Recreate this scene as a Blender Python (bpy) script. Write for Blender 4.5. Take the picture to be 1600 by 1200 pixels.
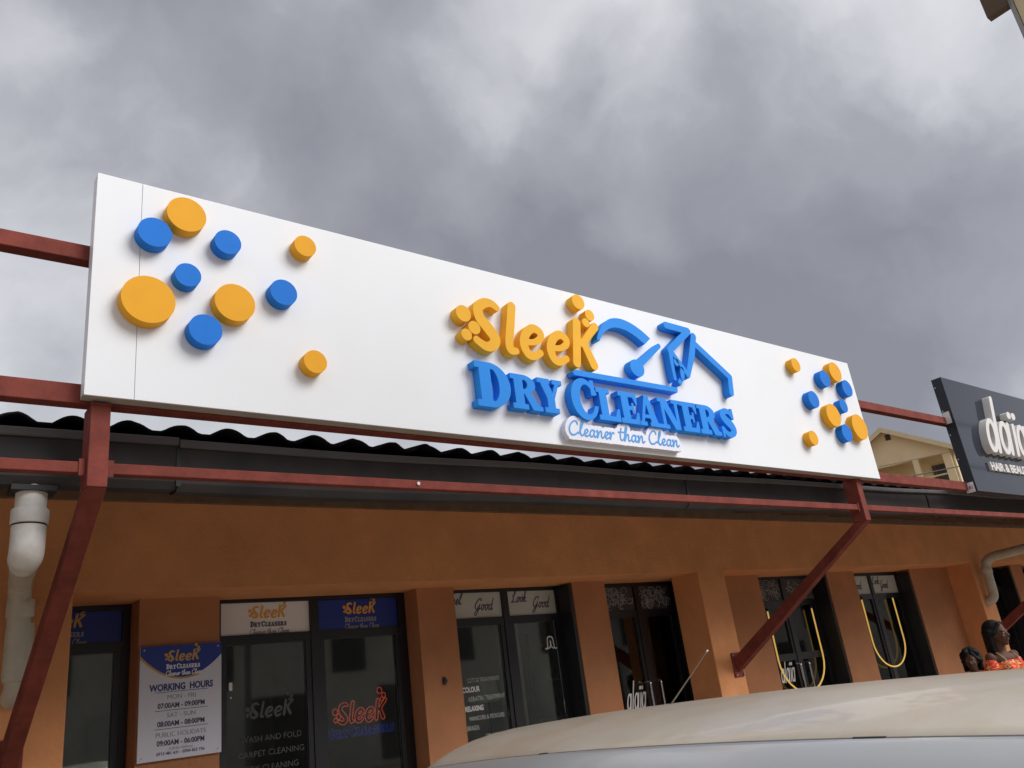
import bpy, bmesh, math, random
import numpy as np
from mathutils import Vector, Matrix
from mathutils.geometry import tessellate_polygon
random.seed(7); np.random.seed(7)
R_ = math.radians
for o in list(bpy.data.objects): bpy.data.objects.remove(o)
scn = bpy.context.scene
COL = scn.collection

# ------------------------------------------------------------------ camera
EYE = 1.62
Rw = np.array([[0.789, 0.124, 0.602], [-0.602, 0.352, 0.717], [-0.123, -0.928, 0.353]])
u_, s_, vt_ = np.linalg.svd(Rw); Rw = u_ @ vt_
cam = bpy.data.cameras.new('camera'); co = bpy.data.objects.new('camera', cam); COL.objects.link(co)
m = Matrix.Identity(4)
for i in range(3):
    m[i][0] = Rw[i, 0]; m[i][1] = -Rw[i, 1]; m[i][2] = -Rw[i, 2]
m[2][3] = EYE
co.matrix_world = m
cam.sensor_width = 36; cam.lens = 1296 / 1600 * 36; cam.clip_start = 0.05; cam.clip_end = 3000
scn.camera = co

# ------------------------------------------------------------------ light and sky
SUN = Vector((0.44, -0.68, 0.60)).normalized()
sl = bpy.data.lights.new('sun', 'SUN'); so = bpy.data.objects.new('sun', sl); COL.objects.link(so)
sl.energy = 1.45; sl.angle = R_(36); sl.color = (1.0, 0.98, 0.96)
so.rotation_euler = (-SUN).to_track_quat('-Z', 'Y').to_euler(); so.location = (0, -5, 12)

w = bpy.data.worlds.new('World'); scn.world = w; w.use_nodes = True
nt = w.node_tree; nt.nodes.clear()
def N(t, **k):
    n = nt.nodes.new(t)
    for a, b in k.items(): setattr(n, a, b)
    return n
def L(a, b): nt.links.new(a, b)
def mth(op, a, b=None, c=None):
    n = N('ShaderNodeMath', operation=op)
    for i, v in enumerate((a, b, c)):
        if v is None: continue
        if isinstance(v, (int, float)): n.inputs[i].default_value = v
        else: L(v, n.inputs[i])
    return n.outputs[0]
def vm(op, a, b=None):
    n = N('ShaderNodeVectorMath', operation=op)
    for i, v in enumerate((a, b)):
        if v is None: continue
        if isinstance(v, tuple): n.inputs[i].default_value = v
        else: L(v, n.inputs[i])
    return n.outputs[1] if op == 'DOT_PRODUCT' else n.outputs[0]
tc = N('ShaderNodeTexCoord'); D0 = vm('NORMALIZE', tc.outputs['Generated'])
nz = N('ShaderNodeTexNoise'); nz.inputs['Scale'].default_value = 5.0; nz.inputs['Detail'].default_value = 8; nz.inputs['Roughness'].default_value = 0.55
L(D0, nz.inputs['Vector'])
off = vm('SUBTRACT', nz.outputs['Color'], (0.5, 0.5, 0.5))
sc = N('ShaderNodeVectorMath', operation='SCALE'); L(off, sc.inputs[0]); sc.inputs['Scale'].default_value = 0.17
D1 = vm('NORMALIZE', vm('ADD', D0, sc.outputs[0]))
n2 = N('ShaderNodeTexNoise'); n2.inputs['Scale'].default_value = 4.2; n2.inputs['Detail'].default_value = 9
n2.inputs['Roughness'].default_value = 0.50; n2.inputs['Distortion'].default_value = 0.15
L(D1, n2.inputs['Vector'])
n3 = N('ShaderNodeTexNoise'); n3.inputs['Scale'].default_value = 11; n3.inputs['Detail'].default_value = 7
n3.inputs['Roughness'].default_value = 0.52
L(D1, n3.inputs['Vector'])
val = mth('MULTIPLY_ADD', n2.outputs['Fac'], 0.75, 0.035)
val = mth('ADD', val, mth('MULTIPLY', n3.outputs['Fac'], 0.20))
# soft cloud masses: (direction, angular radius in degrees, brightness)
for d, r, a in [((0.393, 0.677, 0.623), 16, -0.24), ((0.124, 0.753, 0.646), 15, -0.20), ((0.494, 0.655, 0.572), 12, -0.16),
                ((0.809, 0.439, 0.392), 18, -0.26), ((0.721, 0.502, 0.479), 13, -0.15), ((0.567, 0.558, 0.606), 10, 0.28),
                ((0.307, 0.707, 0.637), 8, 0.22), ((0.624, 0.427, 0.655), 14, 0.08), ((0.811, 0.208, 0.546), 18, 0.24),
                ((0.089, 0.822, 0.562), 11, 0.20), ((0.925, 0.30, 0.22), 6, 0.36), ((0.69, 0.545, 0.477), 3.0, 0.08),
                ((0.86, 0.37, 0.36), 18, -0.14), ((0.223, 0.83, 0.511), 8, 0.08), ((0.886, 0.345, 0.31), 10, -0.10)]:
    dot = vm('DOT_PRODUCT', D1, d)
    mr = N('ShaderNodeMapRange', interpolation_type='SMOOTHERSTEP')
    mr.inputs[1].default_value = math.cos(R_(r * 1.35)); mr.inputs[2].default_value = 1.0
    mr.inputs[3].default_value = 0; mr.inputs[4].default_value = a
    L(dot, mr.inputs[0]); val = mth('ADD', val, mr.outputs[0])
cr = N('ShaderNodeValToRGB'); L(val, cr.inputs[0])
E_ = cr.color_ramp.elements
E_[0].position = 0.10; E_[0].color = (0.235, 0.24, 0.275, 1)
E_[1].position = 0.95; E_[1].color = (0.86, 0.87, 0.90, 1)
e = E_.new(0.36); e.color = (0.345, 0.35, 0.39, 1)
e = E_.new(0.60); e.color = (0.58, 0.585, 0.62, 1)
sky = N('ShaderNodeTexSky', sky_type='NISHITA', sun_disc=False)
sky.sun_elevation = math.asin(SUN.z); sky.sun_rotation = math.atan2(SUN.x, SUN.y)
b1 = N('ShaderNodeBackground'); b1.inputs[1].default_value = 0.05; L(sky.outputs[0], b1.inputs[0])
b2 = N('ShaderNodeBackground'); b2.inputs[1].default_value = 0.51; L(cr.outputs[0], b2.inputs[0])
mx = N('ShaderNodeMixShader'); mx.inputs[0].default_value = 0.93
L(b1.outputs[0], mx.inputs[1]); L(b2.outputs[0], mx.inputs[2])
wo = N('ShaderNodeOutputWorld'); L(mx.outputs[0], wo.inputs[0])
vs = scn.view_settings
vs.view_transform = 'Standard'; vs.look = 'None'; vs.exposure = 1.18; vs.gamma = 1; vs.use_curve_mapping = False

# ------------------------------------------------------------------ materials
MATS = {}
def mat(name, col, rough=0.5, metal=0.0, var=0.0, vscale=3.0, bump=0.0, bscale=60.0, coat=0.0, emit=None, estr=0.0, dirt=None, dscale=2.0, damt=0.5, spec=0.5):
    if name in MATS: return MATS[name]
    M = bpy.data.materials.new(name); M.use_nodes = True; t = M.node_tree
    p = t.nodes['Principled BSDF']
    p.inputs['Base Color'].default_value = (*col, 1); p.inputs['Roughness'].default_value = rough
    p.inputs['Metallic'].default_value = metal; p.inputs['Coat Weight'].default_value = coat
    p.inputs['Specular IOR Level'].default_value = spec
    if emit: p.inputs['Emission Color'].default_value = (*emit, 1); p.inputs['Emission Strength'].default_value = estr
    tcn = t.nodes.new('ShaderNodeTexCoord')
    src = None
    if var > 0 or dirt:
        geo = t.nodes.new('ShaderNodeNewGeometry')
        n = t.nodes.new('ShaderNodeTexNoise'); n.inputs['Scale'].default_value = vscale; n.inputs['Detail'].default_value = 6; n.inputs['Roughness'].default_value = 0.6
        t.links.new(geo.outputs['Position'], n.inputs['Vector'])
        mr = t.nodes.new('ShaderNodeMapRange'); mr.inputs[1].default_value = 0.3; mr.inputs[2].default_value = 0.7
        mr.inputs[3].default_value = 1 - var; mr.inputs[4].default_value = 1 + var
        t.links.new(n.outputs['Fac'], mr.inputs[0])
        vmn = t.nodes.new('ShaderNodeVectorMath'); vmn.operation = 'SCALE'; vmn.inputs[0].default_value = col
        t.links.new(mr.outputs[0], vmn.inputs['Scale']); src = vmn.outputs[0]
        if dirt:
            n3 = t.nodes.new('ShaderNodeTexNoise'); n3.inputs['Scale'].default_value = dscale; n3.inputs['Detail'].default_value = 10; n3.inputs['Roughness'].default_value = 0.68
            t.links.new(geo.outputs['Position'], n3.inputs['Vector'])
            r3 = t.nodes.new('ShaderNodeMapRange'); r3.inputs[1].default_value = 0.42; r3.inputs[2].default_value = 0.72
            r3.inputs[3].default_value = 0; r3.inputs[4].default_value = damt
            t.links.new(n3.outputs['Fac'], r3.inputs[0])
            mix = t.nodes.new('ShaderNodeMix'); mix.data_type = 'RGBA'
            t.links.new(r3.outputs[0], mix.inputs[0]); t.links.new(src, mix.inputs[6]); mix.inputs[7].default_value = (*dirt, 1)
            src = mix.outputs[2]
        t.links.new(src, p.inputs['Base Color'])
    if bump > 0:
        geo2 = t.nodes.new('ShaderNodeNewGeometry')
        n4 = t.nodes.new('ShaderNodeTexNoise'); n4.inputs['Scale'].default_value = bscale; n4.inputs['Detail'].default_value = 5
        t.links.new(geo2.outputs['Position'], n4.inputs['Vector'])
        bp = t.nodes.new('ShaderNodeBump'); bp.inputs['Strength'].default_value = bump; bp.inputs['Distance'].default_value = 0.01
        t.links.new(n4.outputs['Fac'], bp.inputs['Height']); t.links.new(bp.outputs[0], p.inputs['Normal'])
    MATS[name] = M
    return M
def glassmat(name, tint, refl=0.0):
    M = bpy.data.materials.new(name); M.use_nodes = True; t = M.node_tree; t.nodes.clear()
    tr = t.nodes.new('ShaderNodeBsdfTransparent'); tr.inputs[0].default_value = (*tint, 1)
    gl = t.nodes.new('ShaderNodeBsdfGlossy'); gl.inputs['Roughness'].default_value = 0.03; gl.inputs[0].default_value = (0.85, 0.9, 0.9, 1)
    fr = t.nodes.new('ShaderNodeFresnel'); fr.inputs[0].default_value = 1.5
    ad = t.nodes.new('ShaderNodeMath'); ad.operation = 'MULTIPLY_ADD'; ad.inputs[1].default_value = 1.0; ad.inputs[2].default_value = refl
    t.links.new(fr.outputs[0], ad.inputs[0])
    mi = t.nodes.new('ShaderNodeMixShader'); t.links.new(ad.outputs[0], mi.inputs[0]); t.links.new(tr.outputs[0], mi.inputs[1]); t.links.new(gl.outputs[0], mi.inputs[2])
    o = t.nodes.new('ShaderNodeOutputMaterial'); t.links.new(mi.outputs[0], o.inputs[0])
    MATS[name] = M; return M

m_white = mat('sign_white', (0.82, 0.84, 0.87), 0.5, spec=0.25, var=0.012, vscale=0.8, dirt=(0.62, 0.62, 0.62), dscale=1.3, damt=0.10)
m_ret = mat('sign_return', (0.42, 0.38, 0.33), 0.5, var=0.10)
m_orange = mat('letter_orange', (0.84, 0.40, 0.030), 0.62, var=0.03, vscale=5, spec=0.12)
m_orange2 = mat('letter_orange_bright', (0.88, 0.46, 0.040), 0.62, var=0.03, vscale=5, spec=0.12)
m_blue = mat('disc_blue', (0.020, 0.19, 0.68), 0.62, var=0.04, vscale=5, spec=0.12)
m_blue2 = mat('letter_blue', (0.030, 0.27, 0.82), 0.62, var=0.04, vscale=4, spec=0.12)
m_scriptblue = mat('script_blue', (0.05, 0.30, 0.70), 0.4)
m_plate = mat('plate_white', (0.78, 0.79, 0.88), 0.6, spec=0.2)
m_red = mat('red_oxide_steel', (0.22, 0.056, 0.043), 0.75, var=0.22, vscale=7, bump=0.2, bscale=40, dirt=(0.12, 0.035, 0.028), dscale=5, damt=0.65, spec=0.12)
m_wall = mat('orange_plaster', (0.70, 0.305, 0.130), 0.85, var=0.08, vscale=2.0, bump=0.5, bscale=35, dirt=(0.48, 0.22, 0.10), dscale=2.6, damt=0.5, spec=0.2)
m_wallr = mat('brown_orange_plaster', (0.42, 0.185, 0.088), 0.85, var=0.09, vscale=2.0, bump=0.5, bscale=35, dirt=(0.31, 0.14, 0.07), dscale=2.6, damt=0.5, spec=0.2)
m_lip = mat('gutter_lip_grey', (0.13, 0.13, 0.135), 0.7, spec=0.2, var=0.12, vscale=4)
m_gutter = mat('gutter_grey', (0.050, 0.047, 0.050), 0.8, spec=0.15, var=0.14, vscale=4, dirt=(0.085, 0.075, 0.065), dscale=3, damt=0.5)
m_roof = mat('roof_black', (0.018, 0.018, 0.021), 0.95, var=0.2, vscale=5, spec=0.05)
m_soffit = mat('soffit_timber', (0.16, 0.10, 0.06), 0.8, var=0.25, vscale=8)
m_frame = mat('black_aluminium', (0.012, 0.012, 0.015), 0.35, var=0.1)
m_pvc = mat('white_pvc', (0.74, 0.73, 0.70), 0.45, var=0.05, dirt=(0.46, 0.41, 0.34), dscale=7, damt=0.55)
m_black = mat('black_rubber', (0.015, 0.015, 0.016), 0.6)
m_bolt = mat('zinc_bolt', (0.45, 0.45, 0.45), 0.4, metal=0.9)
m_chrome = mat('chrome', (0.75, 0.75, 0.75), 0.12, metal=1.0)
m_print_w = mat('print_white', (0.78, 0.78, 0.78), 0.5)
m_print_navy = mat('print_navy', (0.018, 0.028, 0.16), 0.4)
m_print_blue = mat('print_deepblue', (0.012, 0.035, 0.26), 0.4)
m_print_or = mat('print_orange', (0.72, 0.36, 0.05), 0.5)
m_print_gold = mat('print_gold', (0.55, 0.33, 0.08), 0.5)
m_print_gr = mat('print_grey', (0.30, 0.30, 0.32), 0.5)
m_print_dim = mat('print_dim', (0.07, 0.07, 0.07), 0.6)
m_print_dk = mat('print_dark', (0.06, 0.05, 0.10), 0.5)
m_frost = mat('frosted_vinyl', (0.46, 0.50, 0.48), 0.7, var=0.08)
m_navysign = mat('dark_gloss_panel', (0.018, 0.024, 0.040), 0.06, var=0.03, spec=0.38)
m_navyside = mat('dark_panel_return', (0.008, 0.010, 0.018), 0.45)
m_cream3d = mat('letter_offwhite', (0.74, 0.72, 0.70), 0.4, var=0.02)
m_int = mat('interior_wall', (0.36, 0.35, 0.32), 0.8, var=0.1)
m_intd = mat('interior_dark', (0.05, 0.045, 0.04), 0.7, var=0.1)
m_intl = mat('interior_pale', (0.55, 0.53, 0.48), 0.7)
m_neony = mat('neon_yellow', (0.8, 0.5, 0.1), 0.4, emit=(1.0, 0.60, 0.14), estr=0.20)
m_neonr = mat('neon_red', (0.6, 0.08, 0.04), 0.4, emit=(1.0, 0.12, 0.05), estr=0.11)
m_neonb = mat('neon_blue', (0.02, 0.05, 0.4), 0.4, emit=(0.05, 0.12, 1.0), estr=0.025)
m_glass = glassmat('shop_glass', (0.86, 0.89, 0.87), 0.07)
m_cglass = glassmat('car_glass', (0.25, 0.28, 0.27), 0.05)
m_cream = mat('cream_paint', (0.74, 0.60, 0.37), 0.8, var=0.05, vscale=1.0, dirt=(0.56, 0.45, 0.28), dscale=0.8, damt=0.4)
m_creamtrim = mat('cream_trim', (0.62, 0.52, 0.32), 0.7, var=0.05)
m_asph = mat('dusty_concrete', (0.36, 0.31, 0.25), 0.9, var=0.2, vscale=2, bump=0.4, bscale=90)
m_soil = mat('murram_soil', (0.30, 0.21, 0.14), 0.95, var=0.2, vscale=0.4, bump=0.4, bscale=20)
m_pave = mat('pavement_concrete', (0.40, 0.36, 0.31), 0.9, var=0.12, vscale=1.5, bump=0.3, bscale=60)
m_car = mat('dusty_silver_paint', (0.64, 0.575, 0.47), 0.36, metal=0.25, coat=0.25, var=0.04, vscale=3, dirt=(0.56, 0.45, 0.31), dscale=3.4, damt=0.9)
m_brownbox = mat('brown_render', (0.10, 0.065, 0.04), 0.8, var=0.1)
m_skin = mat('dark_skin', (0.105, 0.050, 0.033), 0.65, spec=0.2, var=0.06, vscale=20)
m_hair = mat('black_hair', (0.009, 0.008, 0.008), 0.6, spec=0.15, bump=0.6, bscale=160)
m_tile = mat('roof_tile_cream', (0.36, 0.30, 0.2), 0.8, var=0.1)

# ------------------------------------------------------------------ helpers
def tag(o, label=None, cat=None, group=None, kind=None):
    if label: o['label'] = label
    if cat: o['category'] = cat
    if group: o['group'] = group
    if kind: o['kind'] = kind
    return o
def thing(name, loc, label, cat, group=None):
    o = bpy.data.objects.new(name, None); COL.objects.link(o); o.location = loc; o.empty_display_size = 0.1
    return tag(o, label, cat, group)
def link(name, me, material=None, parent=None, loc=None, scale=None, rot=None):
    """coordinates are world coordinates; a parent only carries the part"""
    o = bpy.data.objects.new(name, me); COL.objects.link(o)
    if material is not None and not me.materials: me.materials.append(material)
    elif material is not None and me.materials[0] is not material:
        o.material_slots[0].link = 'OBJECT'; o.material_slots[0].material = material
    if loc is not None: o.location = loc
    if scale is not None: o.scale = scale
    if rot is not None: o.rotation_euler = rot
    if parent is not None:
        o.parent = parent
        o.matrix_parent_inverse = wm(parent).inverted()
    return o
def wm(o):
    b = Matrix.LocRotScale(o.location, o.rotation_euler, o.scale)
    return b if o.parent is None else wm(o.parent) @ o.matrix_parent_inverse @ b
class MB:
    def __init__(s): s.v = []; s.f = []; s.sm = []
    def add(s, vs, fs, smooth=False):
        b = len(s.v); s.v += [tuple(v) for v in vs]
        for f in fs: s.f.append([b + i for i in f]); s.sm.append(smooth)
        return s
    def hexa(s, p):   # 8 points: bottom 4 ccw, top 4 ccw
        return s.add(p, [(0, 3, 2, 1), (4, 5, 6, 7), (0, 1, 5, 4), (1, 2, 6, 5), (2, 3, 7, 6), (3, 0, 4, 7)])
    def box(s, x0, x1, y0, y1, z0, z1):
        return s.hexa([(x0, y0, z0), (x1, y0, z0), (x1, y1, z0), (x0, y1, z0), (x0, y0, z1), (x1, y0, z1), (x1, y1, z1), (x0, y1, z1)])
    def beam(s, a, b, wx, wz, up=(0, 0, 1)):
        a = Vector(a); b = Vector(b); d = (b - a).normalized(); sd = d.cross(Vector(up)).normalized(); u = sd.cross(d).normalized()
        p = []
        for c in (a, b):
            p += [c - sd * wx / 2 - u * wz / 2, c + sd * wx / 2 - u * wz / 2, c + sd * wx / 2 + u * wz / 2, c - sd * wx / 2 + u * wz / 2]
        return s.add(p, [(0, 1, 2, 3), (7, 6, 5, 4), (0, 4, 5, 1), (1, 5, 6, 2), (2, 6, 7, 3), (3, 7, 4, 0)])
    def tube(s, pts, r, n=12, closed=False, caps=True):
        pts = [Vector(p) for p in pts]; k = len(pts); rr = r if isinstance(r, (list, tuple)) else [r] * k
        vs = []; prev = None
        for i in range(k):
            if closed: d = pts[(i + 1) % k] - pts[i - 1]
            else: d = pts[min(i + 1, k - 1)] - pts[max(i - 1, 0)]
            d.normalize()
            if prev is None:
                a = Vector((0, 0, 1)) if abs(d.z) < 0.9 else Vector((1, 0, 0)); sd = d.cross(a).normalized()
            else:
                sd = (prev - d * prev.dot(d)).normalized()
            prev = sd; u = sd.cross(d)
            for j in range(n):
                t = 2 * math.pi * j / n; vs.append(pts[i] + (sd * math.cos(t) + u * math.sin(t)) * rr[i])
        fs = []
        for i in range(k if closed else k - 1):
            for j in range(n):
                a = i * n + j; b = i * n + (j + 1) % n; c = ((i + 1) % k) * n
                fs.append((a, b, c + (j + 1) % n, c + j))
        s.add(vs, fs, True)
        if caps and not closed:
            s.add([vs[j] for j in range(n)], [tuple(range(n))[::-1]]); s.add([vs[(k - 1) * n + j] for j in range(n)], [tuple(range(n))])
        return s
    def cyl(s, a, b, r, n=24): return s.tube([a, b], r, n)
    def grid(s, P, smooth=True, closeu=False):  # P[i][j]
        a = len(P); b = len(P[0]); vs = [p for row in P for p in row]
        fs = []
        for i in range(a - 1):
            for j in range(b - 1 if not closeu else b):
                fs.append((i * b + j, i * b + (j + 1) % b, (i + 1) * b + (j + 1) % b, (i + 1) * b + j))
        return s.add(vs, fs, smooth)
    def mesh(s, name):
        me = bpy.data.meshes.new(name); me.from_pydata(s.v, [], s.f); me.polygons.foreach_set('use_smooth', s.sm); me.update(); return me
    def build(s, name, material, parent=None, bevel=0.0, recalc=False):
        me = s.mesh(name)
        if recalc or bevel:
            bm = bmesh.new(); bm.from_mesh(me)
            if recalc: bmesh.ops.remove_doubles(bm, verts=bm.verts, dist=1e-5)
            bmesh.ops.recalc_face_normals(bm, faces=bm.faces)
            if bevel: bmesh.ops.bevel(bm, geom=list(bm.edges), offset=bevel, segments=2, affect='EDGES', profile=0.5)
            bm.to_mesh(me); bm.free()
        return link(name, me, material, parent)

# ---- 2D shapes as distance fields, traced to outlines (for letters)
def rect(x0, y0, x1, y1): return poly([(x0, y0), (x1, y0), (x1, y1), (x0, y1)])
def poly(pts):
    P = np.array(pts, float)
    def f(X, Y):
        d = np.full(X.shape, 1e9); s = np.ones(X.shape); n = len(P); j = n - 1
        for i in range(n):
            ex, ey = P[j] - P[i]; wx = X - P[i, 0]; wy = Y - P[i, 1]
            t = np.clip((wx * ex + wy * ey) / (ex * ex + ey * ey + 1e-12), 0, 1)
            d = np.minimum(d, (wx - ex * t) ** 2 + (wy - ey * t) ** 2)
            c1 = Y >= P[i, 1]; c2 = Y < P[j, 1]; c3 = ex * wy > ey * wx
            s = np.where((c1 & c2 & c3) | (~c1 & ~c2 & ~c3), -s, s); j = i
        return s * np.sqrt(d)
    return f
def ell(cx, cy, rx, ry): return lambda X, Y: (np.sqrt(((X - cx) / rx) ** 2 + ((Y - cy) / ry) ** 2) - 1) * min(rx, ry)
def catmull(pts, n=7, closed=False):
    P = [np.array(p, float) for p in pts]; k = len(P); out = []
    if k < 3: return P
    for i in range(k if closed else k - 1):
        if closed: a, b, c, d = P[i - 1], P[i], P[(i + 1) % k], P[(i + 2) % k]
        else: a, b, c, d = P[max(i - 1, 0)], P[i], P[i + 1], P[min(i + 2, k - 1)]
        for t in np.arange(n) / n:
            out.append(0.5 * (2 * b + (c - a) * t + (2 * a - 5 * b + 4 * c - d) * t * t + (3 * b - a - 3 * c + d) * t ** 3))
    if not closed: out.append(P[-1])
    return out
def stroke(pts, r, n=7, smooth=True, closed=False):
    """pts: (x,y) or (x,y,radius factor)"""
    Q = [(p[0], p[1], (p[2] if len(p) > 2 else 1.0) * r) for p in pts]
    C = catmull(Q, n, closed) if smooth else [np.array(q, float) for q in Q]
    if closed: C = C + [C[0]]
    def f(X, Y):
        d = np.full(X.shape, 1e9)
        for a, b in zip(C[:-1], C[1:]):
            e0, e1 = b[0] - a[0], b[1] - a[1]; L2 = e0 * e0 + e1 * e1 + 1e-14
            t = np.clip(((X - a[0]) * e0 + (Y - a[1]) * e1) / L2, 0, 1)
            d = np.minimum(d, np.hypot(X - a[0] - e0 * t, Y - a[1] - e1 * t) - (a[2] + (b[2] - a[2]) * t))
        return d
    return f
def U(*fs): return lambda X, Y: np.minimum.reduce([f(X, Y) for f in fs])
def SUB(a, *bs): return lambda X, Y: np.maximum.reduce([a(X, Y)] + [-b(X, Y) for b in bs])
def INT(a, b): return lambda X, Y: np.maximum(a(X, Y), b(X, Y))
def T(f, sx, sy, tx, ty, shear=0.0):
    return lambda X, Y: f((X - tx - shear * (Y - ty)) / sx, (Y - ty) / sy) * min(sx, sy)
def grow(f, r): return lambda X, Y: f(X, Y) - r
def trace(f, bbox, h, tol=0.25):
    x0, y0, x1, y1 = bbox; x0 -= 3 * h; y0 -= 3 * h; x1 += 3 * h; y1 += 3 * h
    nx = int((x1 - x0) / h) + 2; ny = int((y1 - y0) / h) + 2
    xs = x0 + np.arange(nx) * h; ys = y0 + np.arange(ny) * h
    X, Y = np.meshgrid(xs, ys); F = f(X, Y); F = np.where(np.abs(F) < 1e-9, 1e-9, F)
    Bn = F < 0
    c = Bn[:-1, :-1].astype(int) + 2 * Bn[:-1, 1:] + 4 * Bn[1:, 1:] + 8 * Bn[1:, :-1]
    TB = {1: [(3, 0)], 2: [(0, 1)], 3: [(3, 1)], 4: [(1, 2)], 5: [(3, 0), (1, 2)], 6: [(0, 2)], 7: [(3, 2)], 8: [(2, 3)], 9: [(2, 0)], 10: [(0, 1), (2, 3)], 11: [(2, 1)], 12: [(1, 3)], 13: [(1, 0)], 14: [(0, 3)]}
    nxt = {}; pos = {}
    for j, i in zip(*np.nonzero((c > 0) & (c < 15))):
        ed = [('h', j, i), ('v', j, i + 1), ('h', j + 1, i), ('v', j, i)]
        for a, b in TB[c[j, i]]:
            for k in (a, b):
                q = ed[k]
                if q not in pos:
                    if q[0] == 'h':
                        A, Bv = F[q[1], q[2]], F[q[1], q[2] + 1]; t = A / (A - Bv); pos[q] = (xs[q[2]] + t * h, ys[q[1]])
                    else:
                        A, Bv = F[q[1], q[2]], F[q[1] + 1, q[2]]; t = A / (A - Bv); pos[q] = (xs[q[2]], ys[q[1]] + t * h)
            nxt[ed[a]] = ed[b]
    loops = []; seen = set()
    for s0 in list(nxt):
        if s0 in seen: continue
        lp = []; q = s0
        while q in nxt and q not in seen: seen.add(q); lp.append(pos[q]); q = nxt[q]
        if len(lp) > 5: loops.append(rdp(np.array(lp), tol * h))
    return loops
def rdp(P, tol):
    n = len(P); k = int(np.argmax(((P - P[0]) ** 2).sum(1)))
    keep = np.zeros(n + 1, bool); Q = np.vstack([P, P[:1]]); keep[[0, k, n]] = True
    st = [(0, k), (k, n)]
    while st:
        a, b = st.pop()
        if b - a < 2: continue
        d = Q[b] - Q[a]; ln = math.hypot(*d) + 1e-12; W_ = Q[a + 1:b] - Q[a]
        dist = np.abs(W_[:, 0] * d[1] - W_[:, 1] * d[0]) / ln; i = int(np.argmax(dist))
        if dist[i] > tol: keep[a + 1 + i] = True; st += [(a, a + 1 + i), (a + 1 + i, b)]
    return Q[:-1][keep[:-1]]
def axes(me):
    n = len(me.vertices); a = np.empty(n * 3, np.float32); me.vertices.foreach_get('co', a); a = a.reshape(-1, 3)
    b = np.stack([a[:, 0], -a[:, 2], a[:, 1]], 1); me.vertices.foreach_set('co', b.ravel()); me.update()
    me.polygons.foreach_set('use_smooth', [True] * len(me.polygons)); me.set_sharp_from_angle(angle=R_(38))
    return me
def solid(name, loops, depth, bevel=0.0):
    """filled outline, x -> X, y -> Z, back at Y=0, front at Y=-depth"""
    loops = [np.asarray(l, float) for l in loops]
    def area(l): return 0.5 * float(np.sum(l[:, 0] * np.roll(l[:, 1], -1) - np.roll(l[:, 0], -1) * l[:, 1]))
    def inside(p, l):
        x, y = p; c = False; j = len(l) - 1
        for i in range(len(l)):
            if (l[i, 1] > y) != (l[j, 1] > y) and x < (l[j, 0] - l[i, 0]) * (y - l[i, 1]) / (l[j, 1] - l[i, 1]) + l[i, 0]: c = not c
            j = i
        return c
    depthof = [sum(inside(l[0], m_) for k, m_ in enumerate(loops) if k != i) for i, l in enumerate(loops)]
    v = []; f = []
    for i, l in enumerate(loops):
        if depthof[i] % 2: continue
        hs_ = [m_ for k, m_ in enumerate(loops) if k != i and depthof[k] == depthof[i] + 1 and inside(m_[0], l)]
        grp = [l if area(l) > 0 else l[::-1]] + [h if area(h) < 0 else h[::-1] for h in hs_]
        tri = tessellate_polygon([[Vector((p[0], p[1], 0)) for p in q] for q in grp])
        al = np.vstack(grp); b0 = len(v); n = len(al)
        v += [(p[0], -depth, p[1]) for p in al] + [(p[0], 0.0, p[1]) for p in al]
        for t in tri:
            A, B, C = al[t[0]], al[t[1]], al[t[2]]
            t = tuple(t) if (B[0] - A[0]) * (C[1] - A[1]) - (B[1] - A[1]) * (C[0] - A[0]) > 0 else tuple(t)[::-1]
            f.append(tuple(b0 + k for k in t)); f.append(tuple(b0 + n + k for k in t[::-1]))
        o = 0
        for q in grp:
            m_ = len(q)
            for k in range(m_):
                a_, c_ = b0 + o + k, b0 + o + (k + 1) % m_
                f.append((a_, a_ + n, c_ + n, c_))
            o += m_
    me = bpy.data.meshes.new(name); me.from_pydata(v, [], f); me.update()
    me.polygons.foreach_set('use_smooth', [True] * len(me.polygons)); me.set_sharp_from_angle(angle=R_(38))
    return me
def glyph(name, f, bbox, h, depth, bevel=0.0): return solid(name, trace(f, bbox, h), depth, bevel)
def text(name, body, size, depth=0.002, bold=0.0, align='CENTER', sx=1.0):
    cu = bpy.data.curves.new(name, 'FONT'); cu.body = body; cu.size = size; cu.extrude = depth / 2; cu.offset = bold; cu.align_x = align; cu.resolution_u = 3
    ob = bpy.data.objects.new(name, cu)
    me = bpy.data.meshes.new_from_object(ob)
    bpy.data.objects.remove(ob); bpy.data.curves.remove(cu)
    me.name = name; me.materials.clear(); axes(me)
    for v in me.vertices: v.co.y -= depth / 2; v.co.x *= sx
    return me
def disc_mesh(r, depth, n=64, bevel=0.004):
    b = MB(); prof = [(r, 0), (r, -depth)]
    P = [[(math.cos(2 * math.pi * j / n) * a, y, math.sin(2 * math.pi * j / n) * a) for j in range(n)] for a, y in prof]
    b.grid(P, True, True); b.add(P[-1], [tuple(range(n))]); b.add(P[0], [tuple(range(n))[::-1]])
    me = b.mesh('disc'); bm = bmesh.new(); bm.from_mesh(me); bmesh.ops.remove_doubles(bm, verts=bm.verts, dist=1e-6); bmesh.ops.recalc_face_normals(bm, faces=bm.faces); bm.to_mesh(me); bm.free()
    me.set_sharp_from_angle(angle=R_(50)); return me

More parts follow.
